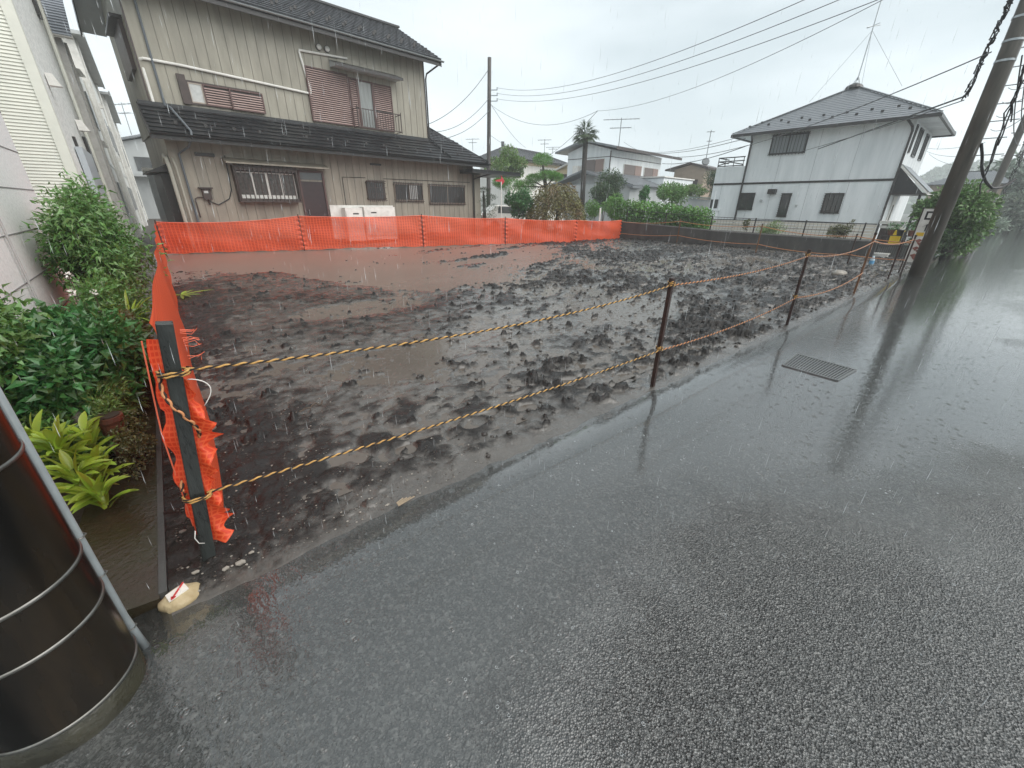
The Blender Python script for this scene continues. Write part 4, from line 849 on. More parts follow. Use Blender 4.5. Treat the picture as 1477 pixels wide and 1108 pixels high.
# planting bed on the left
shrub('leafy_shrub', 'large airy green shrub arching beside the net, in front of the cream lap siding', 'shrub', (-.68, 7.5, 1.0), (.56, 1.05, .92), 9500, .085, .026, L_back, sub=46, stems=14, up=.05, droop=.6, shell=.1)
shrub('leafy_shrub', 'dense dark green broad-leaved bush in the middle of the planting bed', 'shrub', (-.72, 4.25, .42), (.48, .85, .48), 8000, .082, .042, L_deep, sub=38, stems=9, up=.3, droop=.4, shell=.3)
shrub('leafy_shrub', 'broad-leaved bush against the pinkish-white wall at the left edge of the picture', 'shrub', (-1.06, 4.2, .64), (.30, .80, .40), 3800, .07, .032, L_back, sub=30, stems=9, up=.2, droop=.5, shell=.2)
shrub('leafy_shrub', 'low olive and brown shrub growing right beside the orange net', 'shrub', (-.52, 5.1, .38), (.17, .9, .36), 3200, .06, .03, L_olive, sub=18, stems=8, up=.2)
shrub('leafy_shrub', 'mid-green shrub between the dark bush and the large airy shrub', 'shrub', (-.62, 6.2, .45), (.36, .75, .45), 3200, .07, .03, L_back, sub=30, stems=9, shell=.2)
shrub('leafy_shrub', 'wispy brown-green weeds hanging over the concrete strip', 'weeds', (-.50, 3.35, .16), (.13, .45, .17), 1300, .026, .014, L_olive, sub=16, stems=9, up=.1)
shrub('fine_weeds', 'bright fine-leaved weeds between the broad-leaved clump and the net', 'weeds', (-.58, 3.7, .33), (.17, .30, .14), 1500, .045, .012, L_grass, sub=12, stems=6, up=.5)
def rosette(name, label, cat, c, n, L, W, mtl, spread=.9, bend=1.2, group=None, part='leaves', elev=(.3, 1.2), stack=0):
    t = thing(name, label, cat, c, 0, group); b = MB()
    for i in range(n):
        a = random.uniform(0, 6.283); e = random.uniform(*elev); s_ = random.uniform(.6, 1.1)
        d = Vector((math.cos(a) * math.cos(e) * spread, math.sin(a) * math.cos(e) * spread, math.sin(e)))
        b.blade(Vector((math.cos(a) * .015, math.sin(a) * .015, .01 + stack * i / n)), d, L * s_, W * random.uniform(.8, 1.15), bend * random.uniform(.6, 1.3), 6)
    b.build(part, mtl, t, True); return t
gl = 'lime-green broad-leaved clumps beside the wrapped pole'
for (x, y, z, n, L_, lab) in ((-.60, 2.72, .05, 30, .17, 'lime-green broad-leaved clump nearest the wrapped pole'), (-.68, 2.84, .13, 30, .16, 'lime-green clump second from the wrapped pole, against its neighbour'), (-.62, 2.98, .10, 30, .17, 'lime-green clump leaning over the dark concrete strip'),
                  (-.74, 3.08, .22, 34, .17, 'tallest lime-green broad-leaved clump in the middle of the group'), (-.86, 3.26, .24, 24, .17, 'lime-green broad-leaved clump at the back left, under the dark bush'), (-.66, 3.24, .18, 22, .17, 'small lime-green broad-leaved clump next to the terracotta pot')):
    rosette('broadleaf_clump', lab, 'plant', (x, y, z), n, L_, .044, L_lime, 1, .9, gl, elev=(.5, 1.5), stack=.15)
shrub('bed_filler', 'low mixed green growth filling the bed behind the lime-green clumps', 'ground cover', (-.80, 3.55, .20), (.32, .42, .22), 2600, .06, .026, L_back, sub=22, stems=9, up=.4, shell=.2)
shrub('bed_filler', 'feathery pale green growth spilling towards the concrete strip', 'ground cover', (-.56, 4.1, .30), (.18, .45, .24), 2600, .055, .014, L_grass, sub=20, stems=8, up=.3, shell=.2)
rosette('sword_plant', 'small yellow-green sword-leaved plant behind the dark bush', 'plant', (-.48, 5.9, .42), 22, .34, .03, L_lime, 1, .7)
rosette('grass_tuft', 'tuft of arching pale grass at the left of the lime-green clumps', 'grass', (-.95, 3.6, .12), 26, .36, .009, L_grass, 1, 1.6)
rosette('grass_tuft', 'tuft of arching grass stalks beside the grey stone', 'grass', (-.66, 3.75, .22), 26, .32, .010, L_grass, 1, 1.5)
rosette('fallen_stalk', 'green-yellow leafy stalk lying flat on the mud just inside the net', 'leaf litter', (.02, 9.3, .06), 10, .5, .05, L_lime, 1, .1, elev=(.0, .15))
for (x, y, z, lab) in ((-.78, 5.6, .80, 'lower left cream dried flower head above the dark bush'), (-.66, 5.75, .76, 'right-hand cream dried flower head above the dark bush'), (-.80, 5.9, .92, 'topmost cream dried flower head above the dark bush')):
    t = thing('dried_flower', lab, 'flower', (x, y, z), 0, 'dried flower heads'); b = MB(); clump(b, (0, 0, 0), .022, 18, .025, .02, .2, .6); b.build('petals', M_cream, t); b = MB(); b.tube([(0, 0, -.5), (0, 0, 0)], .004, 5); b.build('stalk', M_stem, t)
b = MB()
def rock(b, c, r, seed, n=2, sq=(1, 1, .7)):
    import bmesh
    bm = bmesh.new(); bmesh.ops.create_icosphere(bm, subdivisions=n, radius=1); rn = random.Random(seed); o_ = rn.random() * 50
    vs = []
    for v in bm.verts:
        k = .75 + .5 * float(fbm(np.array([v.co.x * 1.3 + o_ + v.co.z]), np.array([v.co.y * 1.3 + o_ * .7 + v.co.z * .5]), 3)[0])
        vs.append((c[0] + v.co.x * r * sq[0] * k, c[1] + v.co.y * r * sq[1] * k, c[2] + v.co.z * r * sq[2] * k))
    bm.verts.index_update(); fs = [tuple(v.index for v in f.verts) for f in bm.faces]; bm.free(); b.add(vs, fs)
M_stone = mat('wet_grey_stone', (.20, .185, .16), .4, (.10, .09, .08), 14, bump=.6, bscale=50)
b = MB(); rock(b, (0, 0, 0), .06, 4, 3, (.8, 1, 1)); o = b.build('garden_stone', M_stone, None, True); o.location = (-.72, 3.62, .26); tag(o, 'rounded grey stone among the grass above the lime-green clumps', 'stone')
# terracotta pot
t = thing('plant_pot', 'tall narrow rusty terracotta pot at the edge of the planting bed', 'pot', (-.56, 3.42, .035))
b = MB(); b.tube([(0, 0, 0), (0, 0, .05), (0, 0, .24), (0, 0, .26), (0, 0, .29)], [.045, .05, .062, .072, .072], 20); b.build('pot_body', M_terra, t)
b = MB(); b.tube([(0, 0, .291), (0, 0, .297)], .06, 16); b.build('potting_soil', M_soil, t)

# gardens behind the net
def gat(px, dist): p = at(px, 300, dist); return (p.x, p.y, 0)
def zat(px, py, dist): return at(px, py, dist).z
# palm
x, y, _ = gat(840, 32); zt = zat(845, 196, 32)
PT = thing('palm_tree', 'slender dark-trunked fan palm in front of the gable house', 'palm', (x, y, 0))
b = MB(); tx = at(845, 196, 32); b.tube([(0, 0, 0), ((tx.x - x) * .5, (tx.y - y) * .5, zt * .5), (tx.x - x, tx.y - y, zt)], [.20, .17, .17], 12); b.build('trunk', mat('palm_fibre', (.05, .045, .04), .9, (.03, .027, .024), 15, bump=1, bscale=30), PT, True)
b = MB()
for i in range(46):
    a = random.uniform(0, 6.28); e = random.uniform(-.5, 1.35); d = Vector((math.cos(a) * math.cos(e), math.sin(a) * math.cos(e), math.sin(e))); o_ = Vector((tx.x - x, tx.y - y, zt)); tip = o_ + d * random.uniform(.35, .6)
    b.tube([o_, tip], .015, 4)
    for k in range(13):
        f_ = (k - 6) / 6 * 1.15; s_ = d.cross(Vector((0, 0, 1))).normalized(); b.blade(tip, (d * math.cos(f_) + s_ * math.sin(f_)), random.uniform(.42, .6), .045, .9, 3)
b.build('crown', mat('palm_leaf', (.05, .085, .04), .4, (.08, .12, .05), 3, trans=.2), PT)
# cloud-pruned pine
x, y, _ = gat(786, 27)
t = thing('cloud_pine', 'cloud-pruned pine with stacked green pads behind the maple', 'tree', (x, y, 0))
def loc_(px, py, d, ox, oy):
    p = at(px, py, d); return (p.x - ox, p.y - oy, p.z)
b = MB(); b.tube([(0, 0, 0), loc_(788, 275, 27, x, y), loc_(785, 255, 27, x, y), loc_(783, 238, 27, x, y)], [.16, .13, .10, .05], 8)
for q in ((770, 262), (800, 256), (740, 268)): b.tube([loc_(786, 270, 27, x, y), loc_(*q, 27, x, y)], .04, 6)
b.build('trunk', M_bark, t, True)
for (px, py, rx, rz) in ((783, 231, .70, .36), (790, 254, .80, .30), (770, 258, .55, .26), (802, 256, .5, .24), (738, 268, 1.1, .36), (757, 269, .8, .34), (722, 264, .55, .3)):
    b = MB(); c = loc_(px, py, 27, x, y); clump(b, c, (rx, rx * .8, rz), 1300, .11, .026, .9, .55, 0); clump(b, (c[0], c[1], c[2] + rz * .1), (rx * .85, rx * .65, rz * .7), 400, .12, .03, .5, .3, 0); b.build('needle_pad', L_pine, t)
# dark pine next to the beige porch
x, y, _ = gat(700, 24)
t = thing('dark_pine', 'dark layered pine beside the porch of the beige house', 'tree', (x, y, 0)); b = MB(); b.tube([(0, 0, 0), loc_(698, 290, 24, x, y), loc_(697, 275, 24, x, y)], [.1, .08, .03], 7); b.build('trunk', M_bark, t)
for (px, py, r_) in ((697, 275, .45), (706, 285, .45), (695, 292, .5), (707, 300, .6), (700, 311, .65)):
    b = MB(); clump(b, loc_(px, py, 24, x, y), (r_, r_, r_ * .35), 420, .09, .02, .5, .4, 0); b.build('needle_pad', L_dark, t)
# weeping maple
x, y, _ = gat(803, 23)
t = thing('weeping_maple', 'dome-shaped weeping maple with olive and russet foliage above the orange net', 'tree', (x, y, 0)); zt = zat(803, 268, 23)
b = MB(); b.tube([(0, 0, 0), (.1, 0, zt * .5), (-.05, 0, zt * .85)], [.12, .09, .04], 8); b.build('trunk', M_bark, t)
b = MB()
for i in range(7500):
    a = random.uniform(0, 6.28); q = random.random() ** .6; rr = 1.75 * q; zz = .15 + (zt - .15) * (1 - q ** 3.6) * random.uniform(.55, 1.03) + .12 * math.sin(a * 5 + q * 4)
    p = Vector((rr * math.cos(a), rr * math.sin(a), zz)); d = Vector((math.cos(a) * .7, math.sin(a) * .7, -.5)) + rnd_dir() * .7
    b.leaf(p, d, rnd_dir(.5), random.uniform(.12, .2), .055, .1, 0, .3)
b.build('crown', L_maple, t)
# other garden shrubs
def gs(lab, px, py, dist, r, n, L, W, mtl, name='garden_shrub', sub=12, cat='shrub', **k):
    p = at(px, py, dist); return shrub(name, lab, cat, (p.x, p.y, p.z), r, n, L, W, mtl, sub=sub, stems=3, **k)
gs('glossy dark green bush left of the weeping maple', 750, 294, 23, (.95, .8, .75), 3420, .13, .07, L_deep)
gs('tall pale green tree with fine leaves behind the porch roof of the beige house', 735, 242, 34, (2.1, 1.4, 1.3), 4180, .2, .09, L_grass, 'garden_tree', cat='tree')
gs('big rounded dark green tree right of the palm', 872, 278, 30, (1.75, 1.4, 1.35), 6840, .16, .06, L_dark, 'garden_tree', 18, 'tree')
gs('small clipped ball bush right of the weeping maple', 856, 304, 24, (.50, .5, .58), 2470, .07, .04, L_hedge, 'clipped_bush', 14)
gs('larger clipped ball bush at the left end of the hedge', 886, 300, 24.5, (.75, .7, .68), 3800, .08, .045, L_hedge, 'clipped_bush', 16)
gs('light green feathery tree behind the hedge', 968, 281, 28, (1.3, 1.0, .95), 3610, .16, .06, L_back, 'garden_tree', 14, 'tree')
gs('pale green shrub right of the feathery tree', 1000, 277, 34, (1.3, 1.0, .5), 1710, .16, .07, L_grass)
gs('dark narrow conifer beside the tan house', 1030, 268, 36, (1.0, 1.0, 1.35), 3800, .14, .04, L_dark, 'conifer', 14, 'tree')
gs('dark evergreen low between the two clipped ball bushes', 840, 305, 26, (.7, .6, .7), 1710, .1, .05, L_dark)
gs('upright small tree behind the hedge', 930, 284, 27, (.45, .4, .7), 1330, .12, .06, L_deep, 'garden_tree', 10, 'tree')
# hedge
t = thing('hedge', 'long clipped bright green hedge behind the far end of the orange net', 'hedge', (22, 13, 0)); b = MB()
A_, B_ = at(893, 296, 24.5), at(1022, 309, 24.2); A_.z = B_.z = 0
for i in range(46):
    k = i / 45; p = A_.lerp(B_, k) - Vector((22, 13, 0)); zt = zat(893, 294, 24.5) * (1 - k) + zat(1022, 310, 24.2) * k + .1 * math.sin(i * 1.3) + random.uniform(-.06, .08)
    for j in range(4): clump(b, (p.x + random.uniform(-.15, .15), p.y + random.uniform(-.15, .15), zt * (j + .5) / 4 + .12), (.36, .40, .26), 62, .13, .09, .4, .4)
b.build('foliage', L_hedge, t)
b = MB()
for i in range(12): p = A_.lerp(B_, i / 11) - Vector((22, 13, 0)); b.tube([(p.x, p.y, 0), (p.x, p.y, .9)], .03, 6)
b.build('stem', M_stem, t)
gs('small yellow-green bush on the retaining wall in front of the slatted fence', 1112, 333, 21.5, (.52, .5, .38), 1330, .13, .02, L_grass, name='low_shrub')
gs('dark low bush in front of the right end of the slatted fence', 1205, 336, 22.5, (.48, .45, .34), 1330, .1, .03, L_olive, name='low_shrub')
gs('thin bare-stemmed weed against the slatted fence', 1078, 325, 22, (.18, .2, .42), 171, .09, .05, L_olive, name='weed', sub=6)
gs('twiggy dry weed against the right end of the slatted fence', 1222, 328, 22.5, (.2, .2, .45), 171, .09, .04, L_olive, name='weed', sub=6)

# right-hand end of the street
x, y, _ = gat(1388, 22); p0 = at(1385, 320, 22)
cl = []
for (px, py, r_) in ((1385, 285, .9), (1372, 300, 1.0), (1400, 300, .9), (1352, 315, .9), (1365, 335, .9), (1392, 330, .85), (1340, 300, .55), (1410, 318, .55), (1378, 352, .7), (1345, 335, .6)): cl.append((loc_(px, py, 22 + random.uniform(-.5, .8), p0.x, p0.y), (r_ * .8, r_ * .8, r_ * .62)))
tree('street_tree', 'rounded green street tree behind the concrete utility pole', (p0.x, p0.y, 0), ([(0, 0, 0), (.05, 0, .6), (0, .05, 1.2)], [.16, .13, .08]), cl, 9000, .17, .08, L_street)
shrub('dark_hedge', 'dark shaded hedge at the foot of the street tree', 'hedge', (p0.x - .6, p0.y + .4, .45), (1.5, .9, .5), 2200, .12, .05, L_dark, sub=16)
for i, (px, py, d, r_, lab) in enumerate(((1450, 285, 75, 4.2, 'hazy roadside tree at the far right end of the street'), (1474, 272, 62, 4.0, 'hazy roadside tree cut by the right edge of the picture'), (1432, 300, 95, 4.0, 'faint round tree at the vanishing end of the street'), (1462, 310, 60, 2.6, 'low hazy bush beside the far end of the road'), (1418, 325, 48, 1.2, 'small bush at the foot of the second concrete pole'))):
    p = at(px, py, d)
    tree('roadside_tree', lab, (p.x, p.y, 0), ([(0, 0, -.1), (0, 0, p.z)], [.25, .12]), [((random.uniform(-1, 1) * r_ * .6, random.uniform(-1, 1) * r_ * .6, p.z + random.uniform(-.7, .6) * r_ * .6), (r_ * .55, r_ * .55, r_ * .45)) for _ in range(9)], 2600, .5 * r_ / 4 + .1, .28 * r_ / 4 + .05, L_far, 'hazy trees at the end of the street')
# overhanging branch at the right edge belongs to a tree on the near side of the street
tree('overhanging_tree', 'roadside tree whose leafy twig shows at the right edge of the picture', (8.2, -2.6, 0), ([(0, 0, 0), (0, .1, 1.6), (-.2, .5, 3.2)], [.2, .16, .1]),
     [((-.2, 2.2, 3.0), (1.0, .75, .8)), ((-.9, 1.6, 4.0), (1.3, 1.3, 1.0)), ((.9, .7, 3.1), (1.3, 1.3, 1)), ((0, .6, 4.8), (1.7, 1.6, 1.2)), ((-1.4, .9, 2.6), (1.2, 1.2, .9)), ((-2.2, .6, 3.8), (1.1, 1.1, 1)), ((1.8, 1.4, 3.9), (1.3, 1.2, 1)), ((-.3, .8, 1.6), (1.6, 1.0, .7))], 11000, .17, .09, L_dark)
# wooded hill
b = MB(); hx = np.linspace(-1, 1, 60); rows = []
c0 = at(1385, 300, 260)
dirv = Vector((c0.x, c0.y, 0)).normalized(); side = Vector((-dirv.y, dirv.x, 0))
hn = []
for j in range(14):
    for i in range(90):
        s_ = (i / 89 - .5) * 190; dd = 230 + j * 8
        env = math.sin(min(1, j / 9) * math.pi / 2) * max(0, 1 - ((s_ + 24) / 56) ** 2) ** .6
        z = env * (19 + 4 * float(fbm(np.array([s_ * .05]), np.array([j * .4]), 3)[0])) + (3.5 * float(fbm(np.array([s_ * .35]), np.array([j * 1.5]), 3)[0]) if env > .05 else 0)
        p = dirv * dd + side * s_; b.v.append((p.x, p.y, z))
for j in range(13):
    for i in range(89): b.f.append((j*90+i, j*90+i+1, (j+1)*90+i+1, (j+1)*90+i)); b.mi.append(0)
tag(b.build('hill', mat('wooded_hill', (.035, .05, .038), .9, (.07, .09, .06), .25, bump=.6, bscale=1.2), smooth=True), kind='structure')
b = MB()
for _ in range(7000):
    i = random.randrange(90); j = random.randrange(10); p = Vector(b.v[0]) if 0 else None
    s_ = (random.random() - .5) * 150; dd = 230 + random.random() * 80; env = math.sin(min(1, (dd - 230) / 72) * math.pi / 2) * max(0, 1 - ((s_ + 24) / 56) ** 2) ** .6
    if env < .05: continue
    q = dirv * dd + side * s_ + Vector((0, 0, env * (20.5 + 2.5 * math.sin(s_ * .16)) + random.uniform(0, 3.2))); b.leaf(q, rnd_dir(.4), rnd_dir(.4), 2.2, 1.5)
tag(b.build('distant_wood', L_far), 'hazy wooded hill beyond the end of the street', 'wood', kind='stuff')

# ------------------------------------------------------------ poles and wires
def utility_pole(name, label, p, top, r0, r1, m_, group=None, lean=(0, 0)):
    t = thing(name, label, 'utility pole', p, 0, group); b = MB()
    b.tube([(lean[0] * k, lean[1] * k, top * k) for k in (0, .25, .5, .75, 1)], [r0 + (r1 - r0) * k for k in (0, .25, .5, .75, 1)], 24); b.build('shaft', m_, t, True); return t
# the wrapped pole at the lower left
WP = thing('wrapped_pole', 'utility pole wrapped in black sheeting with steel bands, big in the lower left corner', 'utility pole', (-.645, 1.60, 0))
b = MB(); b.tube([(0, 0, -.05), (0, 0, 2.2)], .188, 64); o = b.build('shaft', mat('dark_red_brown_pole', (.07, .02, .014), .35, (.04, .015, .012), 6), WP, True)
M_wrap = mat('glossy_black_sheeting', (.004, .0035, .003), .22, (.030, .020, .010), 5, bump=.25, bscale=14, spec=.25, stretch=(1, 1, .22), lo=.45, hi=.8)
b = MB(); b.tube([(0, 0, .10), (0, 0, 2.2)], .193, 64, cap=False); b.build('sheeting', M_wrap, WP, True)
M_base = mat('mossy_pole_base', (.016, .015, .010), .25, (.035, .032, .018), 7, bump=.5, bscale=40)
b = MB(); b.tube([(0, 0, -.03), (0, 0, .098), (0, 0, .1)], [.194, .193, .19], 64, cap=False); b.build('base_band', M_base, WP, True)
M_band = mat('dull_steel_band', (.24, .235, .22), .35, (.10, .10, .09), 10, metal=.8)
for z in (.10, .40, .575, .96, 1.3): b = MB(); b.tube([(0, 0, z - .006), (0, 0, z - .005), (0, 0, z + .005), (0, 0, z + .006)], [.193, .1965, .1965, .193], 64, cap=False); b.build('steel_band', M_band, WP, True)
ca = math.atan2(.10, .20)
b = MB(); cxp, cyp = .193 * math.cos(ca) + .006, .193 * math.sin(ca) + .006
b.tube([(cxp + .012, cyp, -.02), (cxp + .004, cyp, .10), (cxp, cyp, .18), (cxp, cyp, 2.2)], .0135, 16); b.build('conduit', mat('grey_plastic_conduit', (.27, .30, .31), .35, (.21, .235, .245), 10), WP, True)
for z in (.40, .575, .12):
    b = MB(); b.tube([(cxp - .02, cyp - .022, z), (cxp + .012, cyp - .014, z), (cxp + .019, cyp + .004, z), (cxp + .004, cyp + .02, z + .003), (cxp - .02, cyp + .022, z)], .0028, 6); b.build('clip', M_band, WP)

# big concrete pole on the right with cable bundle
cp = Vector((15.09, 1.53, 0)); r0_ = .17
CP = thing('utility_pole', 'big concrete utility pole at the roadside with black cable bundles near its top', 'utility pole', cp)
b = MB(); b.tube([(0, 0, -.1), (-.02, .0, 5), (-.05, 0, 10)], [.175, .155, .135], 28); b.build('shaft', M_pole, CP, True)
for z in (4.55, 4.9, 5.3, 6.0): b = MB(); b.tube([(-.02, 0, z - .02), (-.02, 0, z + .02)], .168, 24); b.build('steel_band', M_steel, CP)
def wiggle(p, q, n, amp, sag=0):
    p, q = Vector(p), Vector(q); return [p.lerp(q, i / n) + Vector((random.uniform(-1, 1), random.uniform(-1, 1), random.uniform(-1, 1))) * amp - Vector((0, 0, sag * 4 * (i / n) * (1 - i / n))) for i in range(n + 1)]
b = MB()
for k in range(6): b.tube(wiggle((-.1, .40, 3.95), (-.05, .2, 6.9), 40, .05), .013, 5)
for k in range(4): b.tube(wiggle((.0, -.45, 1.9 + k * .5), (-.05, -.22, 6.8), 18, .05), .014, 5)
b.tube(wiggle((.0, -.18, 3.0), (1.2, -.9, 2.3), 10, .01, .5), .03, 6); b.build('cable_bundle', M_cable, CP)

# wooden pole behind the beige house
p = at(703, 235, 32); WPp = Vector((p.x, p.y, 0)); ztop = zat(706, 83, 32)
p2 = at(706, 83, 32)
WO = utility_pole('wooden_pole', 'slim dark wooden utility pole rising between the beige house and the far houses', WPp, ztop, .15, .12, M_wood, None, (p2.x - p.x, p2.y - p.y))
b = MB(); ins = []
for py in (130, 138, 146):
    z = zat(706, py, 32); b.beam((p2.x - p.x, p2.y - p.y, z), (p2.x - p.x + .35, p2.y - p.y - .35, z), .05, .05); b.tube([(p2.x - p.x + .35, p2.y - p.y - .35, z), (p2.x - p.x + .35, p2.y - p.y - .35, z + .15)], .05, 6); ins.append((p2.x + .35, p2.y - .35, z + .12))
b.build('insulator', M_steel, WO)
# further poles along the street
def farpole(label, bpx, bpy, dist, tpx, tpy, r, m_):
    a = at(bpx, bpy, dist); q = at(tpx, tpy, dist); return utility_pole('utility_pole', label, (a.x, a.y, 0), q.z + 1.2, r, r * .8, m_, None), Vector((a.x, a.y, 0)), q.z
F1, f1p, f1z = farpole('second concrete pole along the street with crossbars, behind the big one', 1398, 352, 31, 1472, 120, .15, M_pole)
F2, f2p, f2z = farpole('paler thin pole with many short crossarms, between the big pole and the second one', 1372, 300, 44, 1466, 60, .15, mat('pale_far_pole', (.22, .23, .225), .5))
F3, f3p, f3z = farpole('short whitish post at the foot of the second concrete pole', 1411, 345, 36, 1423, 318, .09, M_conc)
for i, z in enumerate(np.linspace(4.0, f2z + .6, 9)): b = MB(); b.beam((0, -1.2 - .2 * (i % 2), z), (0, .25, z), .06, .05); b.build('crossarm', M_wire, F2)
b = MB()
b = MB()
for z in np.linspace(3.9, f1z + .8, 5): b.beam((0, -.5, z), (0, .25, z), .035, .03)
for k in range(7): b.tube(wiggle((.0, -.4, 1.9 + k * .3), (.1, -.3, f1z + .9), 22, .12), .013, 4)
b.build('cable_bundle', M_cable, F1)
def wire(label, p, q, sag, r, m_=None, name='power_line', group='overhead wires', n=40, cat='wire'):
    p, q = Vector(p), Vector(q); b = MB(); b.tube([p.lerp(q, i / n) - Vector((0, 0, sag * 4 * (i / n) * (1 - i / n))) for i in range(n + 1)], r, 5)
    o = b.build(name, m_ or M_wire); return tag(o, label, cat, group)
for k, (ex, lab) in enumerate(((1200, 'topmost of the three thick power lines from the wooden pole'), (1243, 'middle one of the three thick power lines from the wooden pole'), (1290, 'lowest of the three thick power lines from the wooden pole'))):
    wire(lab, ins[k], at(ex + 60, -45 + 6 * k, 12), .75, .008)
wt = lambda py: (p2.x, p2.y, zat(706, py, 32))
wire('thin wire from the wooden pole drooping to the knot above the palm', wt(150), at(862, 160, 26), .9, .010)
wire('thin wire running from above the palm up to the upper right past the aerial', at(862, 160, 26), at(1330, -30, 13), .5, .007)
wire('service wire from above the palm down behind the gable house', at(862, 160, 26), at(790, 225, 44), .2, .014)
wire('short service wire sloping from the wooden pole down to the tiled house', wt(148), at(758, 213, 50), .3, .014)
wire('lower short service wire from the wooden pole to the tiled house', wt(195), at(748, 214, 50), .2, .012)
wire('uppermost wire from the wooden pole down to the left behind the beige house', wt(98), at(610, 182, 27), .5, .018)
wire('middle wire from the wooden pole down to the left behind the beige house', wt(140), at(612, 190, 27), .6, .016)
wire('lowest wire from the wooden pole down to the left behind the beige house', wt(158), at(640, 200, 27), .3, .016)
wire('black double service cable from the concrete pole across the white house roof', (15.0, 1.93, 3.98), at(1180, 215, 27), .0, .02, M_cable)
wire('thin lower service cable from the concrete pole to the white house', (15.0, 1.93, 3.9), at(1150, 220, 27), .05, .012)
wire('long pale wire crossing the sky left of the concrete pole to above the palm', at(1430, 75, 15), at(900, 205, 45), 1.6, .014, M_wirefar)
wire('wire passing behind the left eave of the white house from far left', at(1078, 210, 27), at(955, 236, 44), .3, .022)
wire('second wire just below it behind the left eave of the white house', at(1075, 200, 27), at(935, 220, 50), .3, .018)
wire('third faint wire leading left from the white house', at(1072, 196, 27), at(930, 219, 50), .3, .014, M_wirefar)
nth = ('lowest', 'second', 'third', 'fourth', 'fifth', 'sixth', 'topmost')
for i in range(7):
    wire(nth[i] + ' of the thin wires fanning out behind the concrete pole, counted upwards', f2p + Vector((0, -.3, 4.2 + i * .75)), at(1340 - 6 * i, 222 - 5 * i, 80) if i < 3 else f1p + Vector((0, 0, 4 + i * .5)), .3, .018, M_wirefar, group='wires fanning above the street end')
for i in range(5):
    wire(nth[i if i < 4 else 6] + ' of the wires running along the street between its poles, counted upwards', f1p + Vector((0, -.2, 4.3 + i * .45)), (15.05, 1.3, 4.6 + i * .5), .45, .014, M_cable, group='wires along the street')
# television aerials
def aerial(label, px, py0, py1, dist, L_=1.0, n=6, dish=False, m_=None):
    a = at(px, py0, dist); q = at(px + 2, py1, dist); t = thing('aerial', label, 'aerial', (a.x, a.y, a.z)); b = MB(); h_ = q.z - a.z
    b.tube([(0, 0, 0), (0, 0, h_)], .03, 6); b.build('mast', m_ or M_wirefar, t); b = MB()
    for z, k in ((h_ * .95, 1), (h_ * .68, .6)):
        b.tube([(-L_ * k * .6, L_ * k * .8, z), (L_ * k * .6, -L_ * k * .8, z)], .025, 5)
        for i in range(n): u = -1 + 2 * i / (n - 1); c = Vector((L_ * k * .6 * u, -L_ * k * .8 * u, z)); b.tube([c + Vector((-.28, -.21, 0)), c + Vector((.28, .21, 0))], .012, 4)
    if dish: b.tube([(0, 0, .2), (-.1, -.1, .25)], [.35, .3], 12)
    b.build('element', m_ or M_wirefar, t); return t
aerial('large comb-shaped television aerial on the gable house roof', 892, 215, 170, 42, 1.5, 9, m_=M_wire)
aerial('thin aerial mast with small dish above the tan house', 1017, 237, 188, 46, .3, 3, True)
aerial('small faint aerial behind the tiled house', 785, 222, 201, 55, .8, 5)
aerial('faint aerial left of the wooden pole', 682, 218, 200, 55, .8, 4)
aerial('faint small aerial directly left of the gable house roof', 797, 222, 212, 55, .8, 4)
aerial('faint aerial in the gap left of the beige house', 190, 195, 150, 60, 1.2, 5)

# ------------------------------------------------------------ the orange net, its posts, stakes and ropes
def net_mat(name, op0, op1, cells=(1, 1)):
    m_, n, l, b_ = nodes(name)
    b_.inputs['Roughness'].default_value = .45
    uv = n.new('ShaderNodeTexCoord').outputs['UV']; sx = n.new('ShaderNodeSeparateXYZ'); l.new(uv, sx.inputs[0])
    wob = noise_(n, l, uv, 1.4, 3)
    def line(v, per, wdt, wamp):
        q = math_(n, l, 'FRACT', math_(n, l, 'ADD', math_(n, l, 'DIVIDE', v, per), math_(n, l, 'MULTIPLY', wob, wamp)))
        return rng_(n, l, math_(n, l, 'ABSOLUTE', math_(n, l, 'SUBTRACT', q, .5)), .5 - wdt, .5 - wdt * .4)
    g = math_(n, l, 'MAXIMUM', line(sx.outputs[0], .10 * cells[0], .20, 1.0), line(sx.outputs[1], .05 * cells[1], .26, 1.6))
    mix = n.new('ShaderNodeMix'); mix.data_type = 'RGBA'; mix.inputs[6].default_value = (.88, .072, .022, 1); mix.inputs[7].default_value = (1.0, .16, .055, 1)
    l.new(g, mix.inputs[0]); l.new(mix.outputs[2], b_.inputs['Base Color'])
    tl = n.new('ShaderNodeBsdfTranslucent'); l.new(mix.outputs[2], tl.inputs[0]); m1 = n.new('ShaderNodeMixShader'); m1.inputs[0].default_value = .42; l.new(b_.outputs[0], m1.inputs[1]); l.new(tl.outputs[0], m1.inputs[2])
    tp = n.new('ShaderNodeBsdfTransparent'); m2 = n.new('ShaderNodeMixShader'); fac = n.new('ShaderNodeMapRange'); fac.inputs[3].default_value = op0; fac.inputs[4].default_value = op1
    l.new(math_(n, l, 'MULTIPLY_ADD', g, .75, math_(n, l, 'MULTIPLY', noise_(n, l, uv, 3, 4), .35)), fac.inputs[0]); l.new(fac.outputs[0], m2.inputs[0]); l.new(tp.outputs[0], m2.inputs[1]); l.new(m1.outputs[0], m2.inputs[2]); l.new(m2.outputs[0], n['Material Output'].inputs[0])
    return m_
M_net = net_mat('orange_net_mesh', .68, .97); M_netn = net_mat('orange_net_mesh_near', .97, 1.0, (.35, .5))
